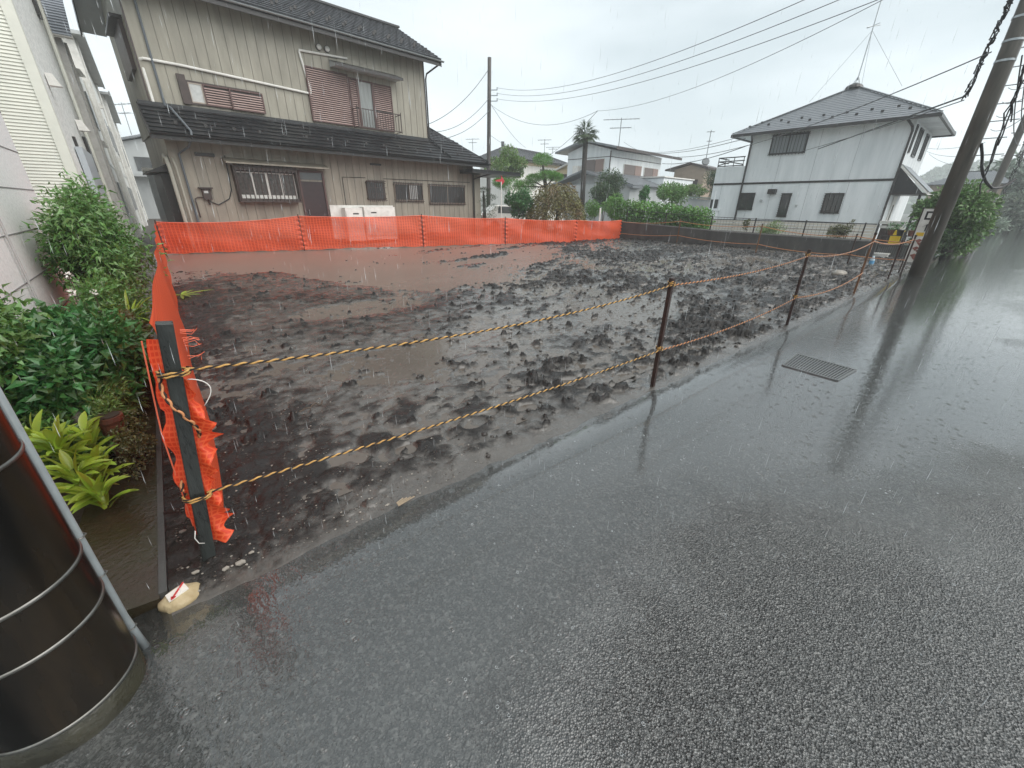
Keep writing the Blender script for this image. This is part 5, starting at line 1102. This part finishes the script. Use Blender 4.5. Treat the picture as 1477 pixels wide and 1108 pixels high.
def sheet(name, P, rows, cols, fn, mtl, parent, uvs=None):
    b = MB(); uv = []
    for i in range(cols + 1):
        for j in range(rows + 1):
            p, u_ = fn(i / cols, j / rows); b.v.append(tuple(p)); uv.append(u_)
    for i in range(cols):
        for j in range(rows): b.f.append((i*(rows+1)+j, (i+1)*(rows+1)+j, (i+1)*(rows+1)+j+1, i*(rows+1)+j+1)); b.mi.append(0)
    o = b.build(name, mtl, parent, True); me = o.data; ul = me.uv_layers.new(name='UVMap'); li = np.empty(len(me.loops), int); me.loops.foreach_get('vertex_index', li)
    ul.data.foreach_set('uv', np.array(uv)[li].ravel()); return o
NP = [(-.02, 17.55, 1.0), (3.88, 16.45, 1.17), (8.05, 15.3, 1.19), (11.6, 14.5, 1.08), (15.15, 13.6, .98), (18.75, 13.75, .93)]
plab = ['net stake at the left rear corner of the orange net', 'net stake in front of the maroon door of the beige house', 'net stake in front of the pair of wide barred windows', 'net stake below the weeping maple, left side', 'net stake just right of the weeping maple', 'net stake at the right end of the orange net']
for k, (x, y, h_) in enumerate(NP):
    b = MB(); b.tube([(0, 0, -.1), (0, 0, h_ + .06)], .019, 8); o = b.build('net_stake', M_rust); o.location = (x, y, 0); tag(o, plab[k], 'stake', 'thin dark stakes holding the rear net')
NETR = thing('orange_net', 'long orange plastic mesh net stretched across the back of the lot', 'net', (8, 15.3, 0))
for k in range(5):
    a, c = NP[k], NP[k + 1]; L_ = math.hypot(c[0] - a[0], c[1] - a[1]); nrm = Vector((-(c[1] - a[1]), c[0] - a[0], 0)).normalized(); ph = k * 1.7
    def fn(s, t, a=a, c=c, L_=L_, nrm=nrm, ph=ph):
        top = a[2] + (c[2] - a[2]) * s - (.10 if k == 0 else .05) * 4 * s * (1 - s); bot = .03 + .05 * 4 * s * (1 - s) * (.4 + .3 * math.sin(ph)) + .012 * math.sin(s * 40)
        z = bot + (top - bot) * t; d = min(s, 1 - s) * L_
        w_ = .030 * math.exp(-(d / .08) ** 2) * math.sin(z * 2 * math.pi / .16 + ph) + .05 * math.sin(s * 5 + ph) * math.sin(t * 3) + .012 * math.sin(s * L_ * 6 + 3 * t)
        sg = .015 * math.sin(t * 9 + s * 7) * (1 - math.exp(-(d / .3) ** 2))
        return Vector((a[0] + (c[0] - a[0]) * s, a[1] + (c[1] - a[1]) * s, z)) + nrm * (w_ + sg) - Vector((8, 15.3, 0)), (k * 5 + s * L_, t * 1.0)
    sheet('net_panel', None, 44, 90, fn, M_net, NETR)
b = MB()
for k in range(5):
    a, c = Vector((NP[k][0], NP[k][1], NP[k][2])), Vector((NP[k+1][0], NP[k+1][1], NP[k+1][2])); sg = .10 if k == 0 else .05
    b.tube([a.lerp(c, i / 24) - Vector((8, 15.3, sg * 4 * (i / 24) * (1 - i / 24))) for i in range(25)], .012, 5)
b.build('top_hem', mat('pale_orange_hem', (.80, .16, .08), .5), NETR)
# left net running towards the camera from the corner to the green post
pt, pb = Vector((-.075, 2.03, 1.17)), Vector((-.215, 2.03, 0))
NETL = thing('orange_net', 'orange net along the left edge of the lot, bunched and frayed at the near post', 'net', (-.1, 9, 0))
def fnl(s, t):
    k = s ** 1.6; y = 2.075 + (17.5 - 2.075) * k
    xt = -.105 + (-.045 + .105) * k + .0; zt = 1.165 - .17 * k - .06 * math.sin(k * math.pi)
    near = math.exp(-k * 26)
    zb = .02 + .09 * near + .05 * math.sin(k * 6.28)**2 * (1 - near)
    xb = xt + .02 - .02 * k - .085 * math.exp(-k * 40)
    z = zb + (zt - zb) * t
    scal = near * .020 * abs(math.sin(z * 21)) * (1 - t) ** .2 + (1 - near) * .012 * math.sin(y * 2.2 + t * 4) + .018 * near * math.sin(z * 9 + 1)
    x = xt * t + xb * (1 - t) + scal + .03 * math.sin(t * math.pi) * near
    return Vector((x, y, z)) - Vector((-.1, 9, 0)), (y, z)
sheet('net_panel', None, 60, 170, fnl, M_netn, NETL)
def fnf(s, t):
    z = .16 + (1.10 - .16) * t; xp = pb.x + (pt.x - pb.x) * (z / 1.17)
    w_ = (.032 + .012 * math.sin(z * 30) * (1 if z < .8 else .2) + .01 * abs(math.sin(z * 17))) * (.25 + .75 * min(1, (z - .1) / .5)) * (1 if z > .25 else .6)
    return Vector((xp - .028 - w_ * s, 2.05 + .03 * s + .012 * math.sin(z * 25), z)) - Vector((-.1, 9, 0)), (s * .1, z)
sheet('net_flap', None, 60, 6, fnf, M_netn, NETL)
def fng(s, t):   # gathered end right of the post, a torn scalloped fringe
    z = .10 + (.93 - .10) * t; xp = pb.x + (pt.x - pb.x) * (z / 1.17)
    tooth = abs(((z * 13.5) % 1) - .15)
    prof = .022 + .072 * math.exp(-((z - .67) / .13) ** 2) + .068 * math.exp(-((z - .22) / .17) ** 2) + .02 * math.exp(-((z - .5) / .05) ** 2)
    w_ = prof * (.62 + .55 * tooth) + .004 * math.sin(z * 60)
    return Vector((xp + .026 + w_ * s, 2.045 + .035 * math.sin(z * 30 + s * 2) * s - .02 * s, z - .028 * s * tooth)) - Vector((-.1, 9, 0)), (s * .1, z)
sheet('gathered_end', None, 170, 8, fng, M_netn, NETL)
b = MB(); pts = [Vector((pb.x - .028 - .05 * min(1, (z - .1) / .6), 2.07, z)) - Vector((-.1, 9, 0)) + (pt - pb) * (z / 1.17) - Vector((0, 0, z)) for z in np.linspace(.2, 1.1, 12)]
pts = [Vector((p_.x, p_.y, z)) for p_, z in zip(pts, np.linspace(.2, 1.1, 12))]; b.tube(pts, .003, 5)
for i in range(12):
    z = 1.12 - random.random() * .12; b.tube([(.06, -6.95 + i * .02, z), (.085 + random.uniform(0, .02), -6.95 + i * .02, z + random.uniform(-.015, .015)), (.10 + random.uniform(0, .02), -6.95 + i * .02, z + random.uniform(-.02, .01))], .0012, 4)
b.build('frayed_hem', mat('pale_orange_hem', (.8, .16, .08), .5), NETL)
PO = thing('net_post', 'leaning square dark green-grey post holding the near end of the orange net', 'post', pb)
d = (pt - pb); b = MB(); b.beam(-d * .04, d, .054, .054, up=(0, 1, 0)); o = b.build('post_body', M_post, PO); bv = o.modifiers.new('bevel', 'BEVEL'); bv.width = .004; bv.segments = 2
b = MB(); b.tube([Vector((.15 + .072 * math.sin(k_ / 14 * 2.6) - .012 * k_ / 14, -.01 * math.sin(k_ / 5), .925 - .13 * (k_ / 14) ** 1.6)) for k_ in range(15)], .0022, 6)
b.tube([Vector((-.005, -.035, .22)), Vector((-.015, -.045, .19)), Vector((-.008, -.045, .155)), Vector((.01, -.04, .14))], .002, 5); b.build('cable_tie', M_white, PO, True)

# stakes in the road edge
ST = [(3.33, 1.86, 1.02, M_rust, 'nearest dark rusty stake, standing alone at the road edge', (.03, .0)), (6.87, 1.86, 1.07, M_rust, 'second dark rusty stake along the road edge, beyond the nearest one', (.02, 0)), (10.72, 1.9, 1.17, M_orust, 'taller orange-rusted stake where the ropes meet', (.06, .0)),
      (13.76, 1.88, .92, M_rust, 'dark stake between the orange-rusted one and the concrete pole', (0, 0)), (14.75, 1.80, 1.0, M_rust, 'last dark stake, right beside the banner sign', (0, 0)),
      (19.0, 10.6, 1.1, M_orust, 'rusty stake before the hedge, on the far side of the lot', (0, 0)), (17.35, 6.4, 1.05, M_orust, 'rusty stake before the slatted fence, on the far side of the lot', (0, 0)), (16.3, 3.3, .9, M_rust, 'dark stake at the far right corner of the lot', (0, 0))]
for x, y, h_, m_, lab, ln in ST:
    t = thing('rope_stake', lab, 'stake', (x, y, 0), 0, 'steel stakes carrying the ropes'); b = MB()
    b.beam((0, 0, -.1), (ln[0], ln[1], h_), .034, .034, up=(0, 1, 0)); b.build('shaft', m_, t)
    b = MB(); b.tube([(ln[0], ln[1], h_ - .03), (ln[0], ln[1], h_ + .012)], .026, 10); b.build('cap', M_rust, t)
def rope(label, pts, sag, r=.0068, pitch=.062, far=False, twist=True, name='barrier_rope'):
    path = []
    for k in range(len(pts) - 1):
        p, q = Vector(pts[k]), Vector(pts[k + 1]); n_ = max(8, int((q - p).length / (pitch / 7))) if twist else 24
        path += [p.lerp(q, i / n_) - Vector((0, 0, sag[k] * 4 * (i / n_) * (1 - i / n_))) for i in range(n_)]
    path.append(Vector(pts[-1])); b = MB()
    if not twist: b.tube(path, r, 6); o = b.build(name, M_orope, None, True)
    else:
        s_ = 0; S0, S1 = [], []
        for i, p in enumerate(path):
            if i: s_ += (p - path[i - 1]).length
            d_ = (path[min(i + 1, len(path) - 1)] - path[max(0, i - 1)]).normalized(); a = d_.cross(Vector((0, 0, 1))).normalized(); c = a.cross(d_); t = s_ / pitch * 2 * math.pi
            o_ = (a * math.cos(t) + c * math.sin(t)) * r * .5; S0.append(p + o_); S1.append(p - o_)
        b.tube(S0, r * .66, 6, 0); b.tube(S1, r * .56, 6, 1); o = b.build(name, [M_orope if far else M_yrope, M_krope if not far else M_rust], None, True)
    return tag(o, label, 'rope', 'yellow and black barrier ropes')
def px_(x): return x
tp = pb + d * .83; lp = pb + d * .325
s0, s1, s2, s3, s4 = [(s[0] + s[5][0] * .95 if 0 else s[0], s[1], s[2]) for s in ST[:5]]
rope('upper yellow and black twisted rope from the green post to the nearest stake', [tp + Vector((.035, -.01, 0)), (3.36, 1.845, .975)], [.085])
rope('lower yellow and black twisted rope from the green post to the nearest stake', [lp + Vector((.035, -.01, 0)), (3.335, 1.84, .375)], [.035])
rope('upper rope between the nearest and second stakes, orange with distance', [(3.36, 1.84, .975), (6.885, 1.84, 1.0)], [.05], .0075, .07, True)
rope('upper rope between the second stake and the orange-rusted stake', [(6.885, 1.84, 1.0), (10.77, 1.88, 1.02)], [.10], .010, .09, True)
rope('lower rope between the nearest and second stakes', [(3.345, 1.84, .375), (6.87, 1.84, .42)], [.06], .0075, .07, True)
rope('lower rope between the second stake and the orange-rusted stake', [(6.87, 1.84, .42), (10.74, 1.88, .42)], [.10], .010, .09, True)
rope('rope from the orange-rusted stake to the stakes beside the concrete pole', [(10.77, 1.88, 1.02), (13.76, 1.86, .86), (14.75, 1.8, .9)], [.04, .0], .011, .1, True)
rope('long upper rope along the far side of the lot', [(18.75, 13.75, .86), (19.0, 10.6, .98), (17.38, 6.4, .97), (16.3, 3.3, .84), (14.75, 1.8, .82)], [.08, .10, .1, .03], .012, .1, False, False)
rope('long lower rope along the far side of the lot', [(18.75, 13.75, .30), (19.0, 10.6, .36), (17.35, 6.4, .34), (16.3, 3.3, .3), (14.75, 1.8, .4)], [.06, .08, .08, .03], .012, .1, False, False)
# knots: turns round the near post and the stakes, hanging tail wound down the post
def coil(label, c, ax, rad, turns, rise, r=.0068, name='rope_knot'):
    b = MB(); n_ = int(turns * 18); ax = Vector(ax).normalized(); S0, S1 = [], []; a = ax.cross(Vector((0, 1, 0))).normalized(); e = ax.cross(a)
    for i in range(n_ + 1):
        t = 2 * math.pi * i / 18; p = Vector(c) + (a * math.cos(t) + e * math.sin(t)) * rad * (1 + .06 * math.sin(3 * t)) + ax * rise * i / 18
        q = 2 * math.pi * (rad * t) / .062; rr = (p - Vector(c)).normalized(); o_ = (rr * math.cos(q) + ax * math.sin(q)) * r * .5; S0.append(p + o_); S1.append(p - o_)
    b.tube(S0, r * .66, 6, 0); b.tube(S1, r * .56, 6, 1); o = b.build(name, [M_yrope, M_krope], None, True); return tag(o, label, 'rope')
coil('upper rope loop knotted round the green post', tp - Vector((0, 0, .012)), d, .050, 1.6, .012)
coil('lower rope loop round the green post', lp - Vector((0, 0, .008)), d, .050, 1.5, .010)
for (c, lab) in (((3.36, 1.86, .965), 'upper rope turn round the nearest stake'), ((3.34, 1.86, .37), 'lower rope turn round the nearest stake'), ((6.885, 1.86, .99), 'upper rope turn round the second stake'), ((6.875, 1.86, .415), 'lower rope turn round the second stake')): coil(lab, c, (0, 0, 1), .028, 2.2, .016, .008)
b = MB(); pts = []
for i in range(150):
    k = i / 149; c = tp.lerp(lp, k * .93); t = k * 2.2 * math.pi - .6; pts.append(c + Vector((.047 * -math.cos(t), -.044 * abs(math.sin(t)) ** .7 * (1 if math.sin(t) >= 0 else -1), 0)))
S0, S1 = [], []
for i, p in enumerate(pts): q = i / 149 * 62; o_ = Vector((math.cos(q), 0, math.sin(q) * .4)) * .0042; S0.append(p + o_); S1.append(p - o_)
b.tube(S0, .0055, 6, 0); b.tube(S1, .0048, 6, 1); tag(b.build('rope_tail', [mat('faded_orange_rope', (.55, .24, .10), .6), M_krope], None, True), 'loose rope tail spiralling down the green post between the two knots', 'rope')

# ------------------------------------------------------------ small things on the ground
t = thing('boundary_stone', 'yellowish boundary stone with white plate and red arrow at the concrete strip end', 'marker', (-.335, 1.865, .0), 25)
b = MB(); rock(b, (0, 0, .0), .074, 52, 3, (1.1, .85, .55)); b.build('stone', mat('yellow_limestone', (.50, .41, .25), .5, (.30, .22, .11), 9, bump=.5, bscale=50), t, True)
b = MB(); b.prism([(-.045, -.022, .038), (.03, -.024, .038), (.036, .024, .038), (-.036, .026, .038)], (0, 0, .006)); f = b.build('plate', mat('white_marker_plate', (.75, .72, .66), .4), t)
b = MB(); b.beam((-.03, -.02, .047), (.035, .026, .047), .006, .004); b.prism([(-.038, -.026, .045), (-.018, -.024, .045), (-.03, -.008, .045)], (0, 0, .004)); b.build('arrow', mat('red_paint', (.5, .03, .03), .4), f)
GR = thing('drain_grate', 'rectangular steel drain grating set in the road', 'drain', (0, 0, 0)); c4 = [(4.93, .76), (5.44, .72), (5.52, 1.30), (4.97, 1.27)]
b = MB()
for i in range(4): p, q = Vector((*c4[i], .004)), Vector((*c4[(i + 1) % 4], .004)); b.beam(p, q, .022, .016)
b.build('frame', mat('dark_wet_steel', (.20, .205, .205), .35, metal=.5), GR)
b = MB()
for i in range(1, 20):
    k = i / 20; p = Vector((*c4[0], .003)).lerp(Vector((*c4[3], .003)), k); q = Vector((*c4[1], .003)).lerp(Vector((*c4[2], .003)), k); b.beam(p, q, .010, .014)
for i in range(1, 5):
    k = i / 5; p = Vector((*c4[0], .002)).lerp(Vector((*c4[1], .002)), k); q = Vector((*c4[3], .002)).lerp(Vector((*c4[2], .002)), k); b.beam(p, q, .008, .008)
b.build('bars', mat('grate_steel', (.27, .275, .275), .3, metal=.6), GR)
b = MB(); b.prism([(*c, .0015) for c in c4], (0, 0, .001)); b.build('pit_shadow', M_cable, GR)
# broken slab, splinters, stones at the lot's edge
rn = random.Random(5)
def stone(x, y, r, lab, m_=None, cat='stone', grp='stones on the mud'):
    b = MB(); rock(b, (0, 0, 0), r * .85, rn.randint(0, 999), 1 if r < .05 else 2, (1, .7, .4)); o = b.build('stone', m_ or M_stone, None, r > .05); o.location = (x, y, max(mudz(x, y), .004) + r * .15); tag(o, lab, cat, grp)
M_pale = mat('pale_wet_stone', (.34, .31, .27), .4, (.18, .165, .14), 20)
stone(-.16, 1.90, .022, 'pale chip of stone nearest the boundary marker', M_pale); stone(-.10, 1.895, .030, 'flat pale stone right of the boundary marker', M_pale); stone(-.27, 1.95, .020, 'small pale stone between the kerb and the green post', M_pale)
stone(-.05, 1.93, .018, 'small pale chip just below the green post', M_pale); stone(-.23, 2.45, .030, 'pinkish stone left of the green post at the kerb', M_stone); stone(-.30, 2.30, .022, 'grey stone beside the kerb left of the post', M_stone)
stone(7.0, 2.25, .07, 'pale stone lying by the second rusty stake', M_pale); stone(12.2, 2.6, .12, 'flat pale slab of stone near the orange-rusted stake', M_pale); stone(13.4, 2.8, .30, 'wide flat pale slab at the far right corner of the mud', M_pale); stone(.62, 1.86, .015, 'white pebble on the road edge', M_pale)
b = MB()
for k_ in range(4): b.beam((0, k_ * .007, .006 + k_ * .002), (.11 - .02 * k_, .015 + k_ * .009, .008), .006, .004)
o = b.build('wood_splinter', mat('pale_wood', (.33, .26, .18), .5)); o.location = (.66, 1.80, .012); tag(o, 'pale wood splinter lying where the mud meets the road', 'debris')
for k_, (x, y, l_) in enumerate(((1.8, 5.2, .5), (2.3, 4.2, .35), (.5, 3.3, .22), (3.8, 6.6, .5))):
    b = MB(); b.tube(wiggle((0, 0, 0), (l_, .1, 0), 8, .02), .006, 5); o = b.build('twig', M_stem); o.location = (x, y, mudz(x, y) + .012); tag(o, ('thin twig in the mud behind the lower rope', 'short twig nearer the road in the mud', 'small twig right of the bunched net end', 'long thin twig in the middle of the lot')[k_], 'twig')
# clods of mud: far too many to count
b = MB(); rc = random.Random(9)
for _ in range(2100):
    x = rc.uniform(.3, 17.5); y = 1.87 + rc.random() ** 1.5 * 11
    if rc.random() > .25 + .75 * min(1, max(0, (x - .25 * y) / 5)): continue
    zz = mudz(x, y)
    if zz < .006 and rc.random() < .6: continue
    r_ = rc.uniform(.008, .028) * (1 + y * .06); rock(b, (x, y, max(zz, .01) + r_ * .2), r_, rc.randint(0, 9999), 1, (1, .8, .7))
tag(b.build('mud_clods', mat('dark_wet_clod', (.03, .026, .023), .35, (.05, .043, .038), 20, bump=.5, bscale=60), None, True), 'lumps of dark mud strewn over the lot', 'mud clods', kind='stuff')

b = MB(); rg = random.Random(4)
for _ in range(1500):
    x = -.33 + 1.7 * rg.random() ** 1.4; y = 1.84 + 2.6 * rg.random() ** 1.5; r_ = rg.uniform(.002, .0075); rock(b, (x, y, mudz(x, y) + r_ * .2), r_, rg.randint(0, 9999), 1, (1, .8, .5)); b.mi[-80:] = [rg.choice((0, 0, 0, 1))] * 80
tag(b.build('gravel', [mat('brown_grit', (.045, .034, .028), .4, (.09, .075, .06), 60), M_pale]), 'loose grit in the soil round the near net post', 'gravel', kind='stuff')

# banner sign partly behind the concrete pole
t = thing('banner_sign', 'narrow upright sign with black letters, half hidden behind the concrete pole', 'sign', (15.45, 1.90, 0), -78)
M_k = mat('black_print', (.02, .02, .02), .5)
b = MB(); b.box(-.03, .26, -.015, .015, .30, 1.62); f = b.build('board', M_white, t)
b = MB(); b.tube([(-.04, 0, -.05), (-.04, 0, 1.66)], .017, 8); b.build('sign_pole', M_rust, t)
b = MB(); b.box(.04, .08, -.02, -.016, 1.38, 1.56); b.box(.04, .20, -.02, -.016, 1.52, 1.56); b.box(.04, .22, -.02, -.016, 1.36, 1.40); b.beam((.22, -.018, 1.31), (.06, -.018, 1.18), .004, .04, up=(0, 1, 0)); b.box(.13, .17, -.02, -.016, 1.08, 1.25); b.build('lettering', M_k, f)
b = MB(); b.box(.0, .25, -.02, -.016, .96, 1.05); b.build('stripe', mat('yellow_print', (.75, .5, .05), .5), f)
b = MB()
for i, (x_, z_, s_) in enumerate(((.1, .85, .07), (.16, .78, .07), (.10, .66, .07), (.17, .6, .06), (.11, .48, .07), (.15, .42, .06))): b.prism([(x_ - s_, -.016, z_), (x_, -.016, z_ - s_), (x_ + s_, -.016, z_ + .01), (x_ + .01, -.016, z_ + s_ * .6)], (0, -.004, 0))
b.build('picture', mat('dark_red_print', (.16, .04, .035), .5, (.45, .2, .15), 20), f)
# plant rack, yellow crate, planter and bottle by the driveway
p = at(1300, 374, 20.2)
t = thing('plant_rack', 'black wire plant rack with flowerpots beside the driveway', 'rack', (p.x, p.y, 0), 8)
b = MB()
for z in (.05, .42, .75):
    for k_ in range(7): b.tube([(-.1 + k_ * .035, -.55, z), (-.1 + k_ * .035, .75, z)], .008, 4)
for y_ in (-.55, .1, .75):
    for x_ in (-.1, .12): b.tube([(x_, y_, 0), (x_, y_, .78)], .015, 5)
for k_ in range(22): b.tube([(-.11, -.5 + k_ * .057, .05), (-.11, -.5 + k_ * .057, .42)], .006, 4)
b.build('wire_frame', M_dark, t)
for k_, (y_, z_, lab, m_) in enumerate(((.55, .75, 'brown pot at the far end of the plant rack', M_terra), (.3, .75, 'dark pot on the plant rack next to the brown one', M_dark), (0, .75, 'small brown pot in the middle of the plant rack', M_terra), (-.3, .42, 'dark pot on the lower shelf of the plant rack', M_dark))):
    q = thing('flower_pot', lab, 'pot', (p.x, p.y + y_, z_), 0, 'pots on the plant rack'); b = MB(); b.tube([(0, 0, 0), (0, 0, .16), (0, 0, .19)], [.07, .10, .11], 12); b.build('pot_body', m_, q)
    b = MB(); clump(b, (0, 0, .28), .13, 60, .1, .04); b.build('plant', L_deep, q)
b = MB(); b.box(-.18, .18, -.2, .3, 0, .12); b.box(-.2, .2, -.22, .32, .12, .16); o = b.build('white_planter', M_white); o.location = (p.x + .1, p.y + .45, 1.02 - .0); o.location.z = .97
o.location = (p.x - .25, p.y + .55, 0.0); tag(o, 'low white planter trough at the foot of the plant rack', 'planter')
p = at(1276, 352, 21.3)
b = MB(); b.box(-.25, .25, -.75, .6, 0, .36); b.box(-.28, .28, -.78, .63, .36, .42); o = b.build('concrete_step', M_conc); o.location = (p.x, p.y, 0); tag(o, 'low pale concrete step under the yellow crate', 'step')
t = thing('yellow_crate', 'tall yellow ribbed plastic crate on the concrete step', 'crate', (p.x, p.y - .25, .42), 0)
b = MB(); M_yc = mat('yellow_plastic', (.78, .56, .03), .4)
b.box(-.14, .14, -.15, .15, 0, .46)
for k_ in range(4): b.box(-.155, .155, -.15 + k_ * .085, -.11 + k_ * .085, .03, .46)
b.box(-.16, .16, -.17, .17, .43, .48); b.build('crate_body', M_yc, t)
b = MB(); b.box(-.1, .1, -.15, .15, .52, .56); b.build('lid', M_white, t)
p = at(1287, 325, 23); t = thing('letter_box_post', 'white-topped letter box on a dark brick post by the porch', 'letter box', (p.x, p.y, 0))
b = MB(); b.box(-.2, .2, -.3, .3, 0, 1.05); b.build('brick_post', M_brown, t); b = MB(); b.box(-.25, .25, -.38, .38, 1.05, 1.17); b.box(-.22, .22, -.33, .33, .9, 1.0); b.build('cap', M_white, t)
p = at(1262, 386, 15.9); t = thing('water_bottle', 'clear plastic bottle with blue label standing on the mud corner', 'bottle', (16.4, 2.75, .01), 0)
b = MB(); b.tube([(0, 0, 0), (0, 0, .2), (0, 0, .26), (0, 0, .30)], [.06, .06, .03, .025], 12); b.build('bottle_body', mat('pale_blue_plastic', (.45, .58, .65), .15), t, True)
b = MB(); b.tube([(0, 0, .08), (0, 0, .17)], .062, 12, cap=False); b.build('label', mat('blue_label', (.12, .35, .6), .4), t)
# small things behind the net: arrow sign post, parked car glimpsed between shrubs
p = at(723, 300, 22.5); z1 = zat(723, 262, 22.5)
t = thing('sign_post', 'thin white post with a small red arrow-shaped plate, beside the beige porch', 'sign', (p.x, p.y, 0)); b = MB(); b.tube([(0, 0, 0), (0, 0, z1)], .025, 8); b.build('post', M_white, t)
b = MB(); b.prism([(-.35, 0, z1 + .05), (.0, -.0, z1 + .12), (.0, 0, z1 + .28), (.22, 0, z1 + .02), (.0, 0, z1 - .2), (.0, 0, z1 - .02), (-.35, 0, z1)], (0, .02, 0)); b.build('arrow_plate', mat('red_plate', (.45, .03, .04), .4), t)
p = at(733, 300, 30)
CAR = thing('parked_car', 'white car with red tail lights glimpsed between the dark pine and the shrubs', 'car', (p.x, p.y, 0), -20)
b = MB(); b.prism([(-1.9, -.8, .35), (1.9, -.8, .35), (1.95, -.8, .9), (1.2, -.8, 1.0), (.75, -.8, 1.55), (-1.1, -.8, 1.58), (-1.75, -.8, 1.05), (-1.95, -.8, .95)], (0, 1.6, 0)); o = b.build('body', M_white, CAR); bv = o.modifiers.new('bevel', 'BEVEL'); bv.width = .06; bv.segments = 3
for s_ in (-1.2, 1.2): b = MB(); b.tube([(s_, -.83, .32), (s_, -.6, .32)], .32, 16); b.build('wheel', M_cable, CAR)
b = MB(); b.box(-1.98, -1.85, -.82, -.5, .8, 1.1); b.build('tail_light', mat('red_lens', (.5, .02, .02), .2), CAR)
b = MB(); b.prism([(-1.0, -.805, 1.1), (1.0, -.805, 1.05), (.7, -.805, 1.48), (-.95, -.805, 1.5)], (0, -.004, 0)); b.build('side_window', M_glass, CAR)
t = thing('garden_fence', 'pale low fence behind the sign post and shrubs', 'fence', (17.5, 20.5, 0), 4.6); b = MB()
for k_ in range(22): b.box(k_ * .2, k_ * .2 + .14, 0, .03, 0, 1.25)
b.box(0, 4.4, .03, .06, .3, .37); b.box(0, 4.4, .03, .06, 1.0, 1.07); b.build('slat_panel', M_cream, t)
p = at(893, 300, 23.6); b = MB(); b.tube([(0, 0, 0), (0, 0, zat(866, 300, 23.6))], .05, 8); o = b.build('white_post', M_white); o.location = (at(866, 300, 23.6).x, at(866, 300, 23.6).y, 0); tag(o, 'short white post between the two clipped ball bushes', 'post')

# ------------------------------------------------------------ rain
M_drop = mat('rain_water', (.80, .84, .86), .1, spec=.8); M_drop.node_tree.nodes['Principled BSDF'].inputs['Alpha'].default_value = .5
b = MB(); rr = random.Random(21)
for _ in range(3600):
    a = R(rr.uniform(-16, 104)); dd = 1.5 + 11 * rr.random() ** 1.25; x, y = dd * math.cos(a), dd * math.sin(a)
    z = rr.uniform(.02, 1.6 + dd * .62); L_ = rr.uniform(.03, .085); r_ = rr.uniform(.0006, .0011); sl_ = rr.uniform(-.02, .05)
    p = Vector((x, y, z)); b.add([p, p + Vector((r_, 0, L_ * .3)), p + Vector((-r_ * .5, r_ * .87, L_ * .3)), p + Vector((-r_ * .5, -r_ * .87, L_ * .3)), p + Vector((sl_ * L_, 0, L_))], [(0, 2, 1), (0, 3, 2), (0, 1, 3), (1, 2, 4), (2, 3, 4), (3, 1, 4)])
tag(b.build('rain', M_drop), 'falling raindrops filling the air', 'rain', kind='stuff')
b = MB()
for _ in range(300):
    dd = .75 + 4.2 * rr.random(); a = R(rr.uniform(-35, 62)); x, y = dd * math.cos(a), dd * math.sin(a)
    if y > 1.78 or (x + .645) ** 2 + (y - 1.6) ** 2 < .06: continue
    r_ = rr.uniform(.002, .0055); n_ = 9; base = len(b.v)
    for k_ in range(n_):
        t = 6.283 * k_ / n_; h_ = rr.uniform(.0003, .0035)
        b.v += [(x + r_ * math.cos(t), y + r_ * math.sin(t), .0008), (x + r_ * 1.12 * math.cos(t), y + r_ * 1.12 * math.sin(t), .0008 + h_), (x + r_ * 1.3 * math.cos(t), y + r_ * 1.3 * math.sin(t), .0008)]
    for k_ in range(n_):
        q = (k_ + 1) % n_
        for j in (0, 1): b.f.append((base + k_*3+j, base + q*3+j, base + q*3+j+1, base + k_*3+j+1)); b.mi.append(0)
    for k_ in range(rr.randint(0, 4)):
        t = rr.random() * 6.283; e = rr.uniform(.006, .018); rock_p = (x + e * math.cos(t), y + e * math.sin(t), rr.uniform(.004, .025)); s_ = rr.uniform(.0008, .0018)
        b.add([(rock_p[0]-s_, rock_p[1], rock_p[2]), (rock_p[0]+s_, rock_p[1], rock_p[2]), (rock_p[0], rock_p[1]-s_, rock_p[2]), (rock_p[0], rock_p[1]+s_, rock_p[2]), (rock_p[0], rock_p[1], rock_p[2]-s_), (rock_p[0], rock_p[1], rock_p[2]+s_)], [(0,2,5),(2,1,5),(1,3,5),(3,0,5),(2,0,4),(1,2,4),(3,1,4),(0,3,4)])
tag(b.build('rain_splashes', M_drop), 'tiny crowns of water where drops hit the road', 'splashes', kind='stuff')

# ------------------------------------------------------------ rain haze
hz = bpy.data.materials.new('haze'); hz.use_nodes = True; n_ = hz.node_tree; n_.nodes.remove(n_.nodes['Principled BSDF'])
pv = n_.nodes.new('ShaderNodeVolumePrincipled'); pv.inputs['Color'].default_value = (.92, .96, .98, 1); pv.inputs['Density'].default_value = .0024; pv.inputs['Anisotropy'].default_value = .2
n_.links.new(pv.outputs[0], n_.nodes['Material Output'].inputs['Volume'])
b = MB(); b.box(-165, 425, -205, 325, -1.6, 30); tag(b.build('haze', hz), 'thin grey rain haze in the air', 'haze', kind='stuff')
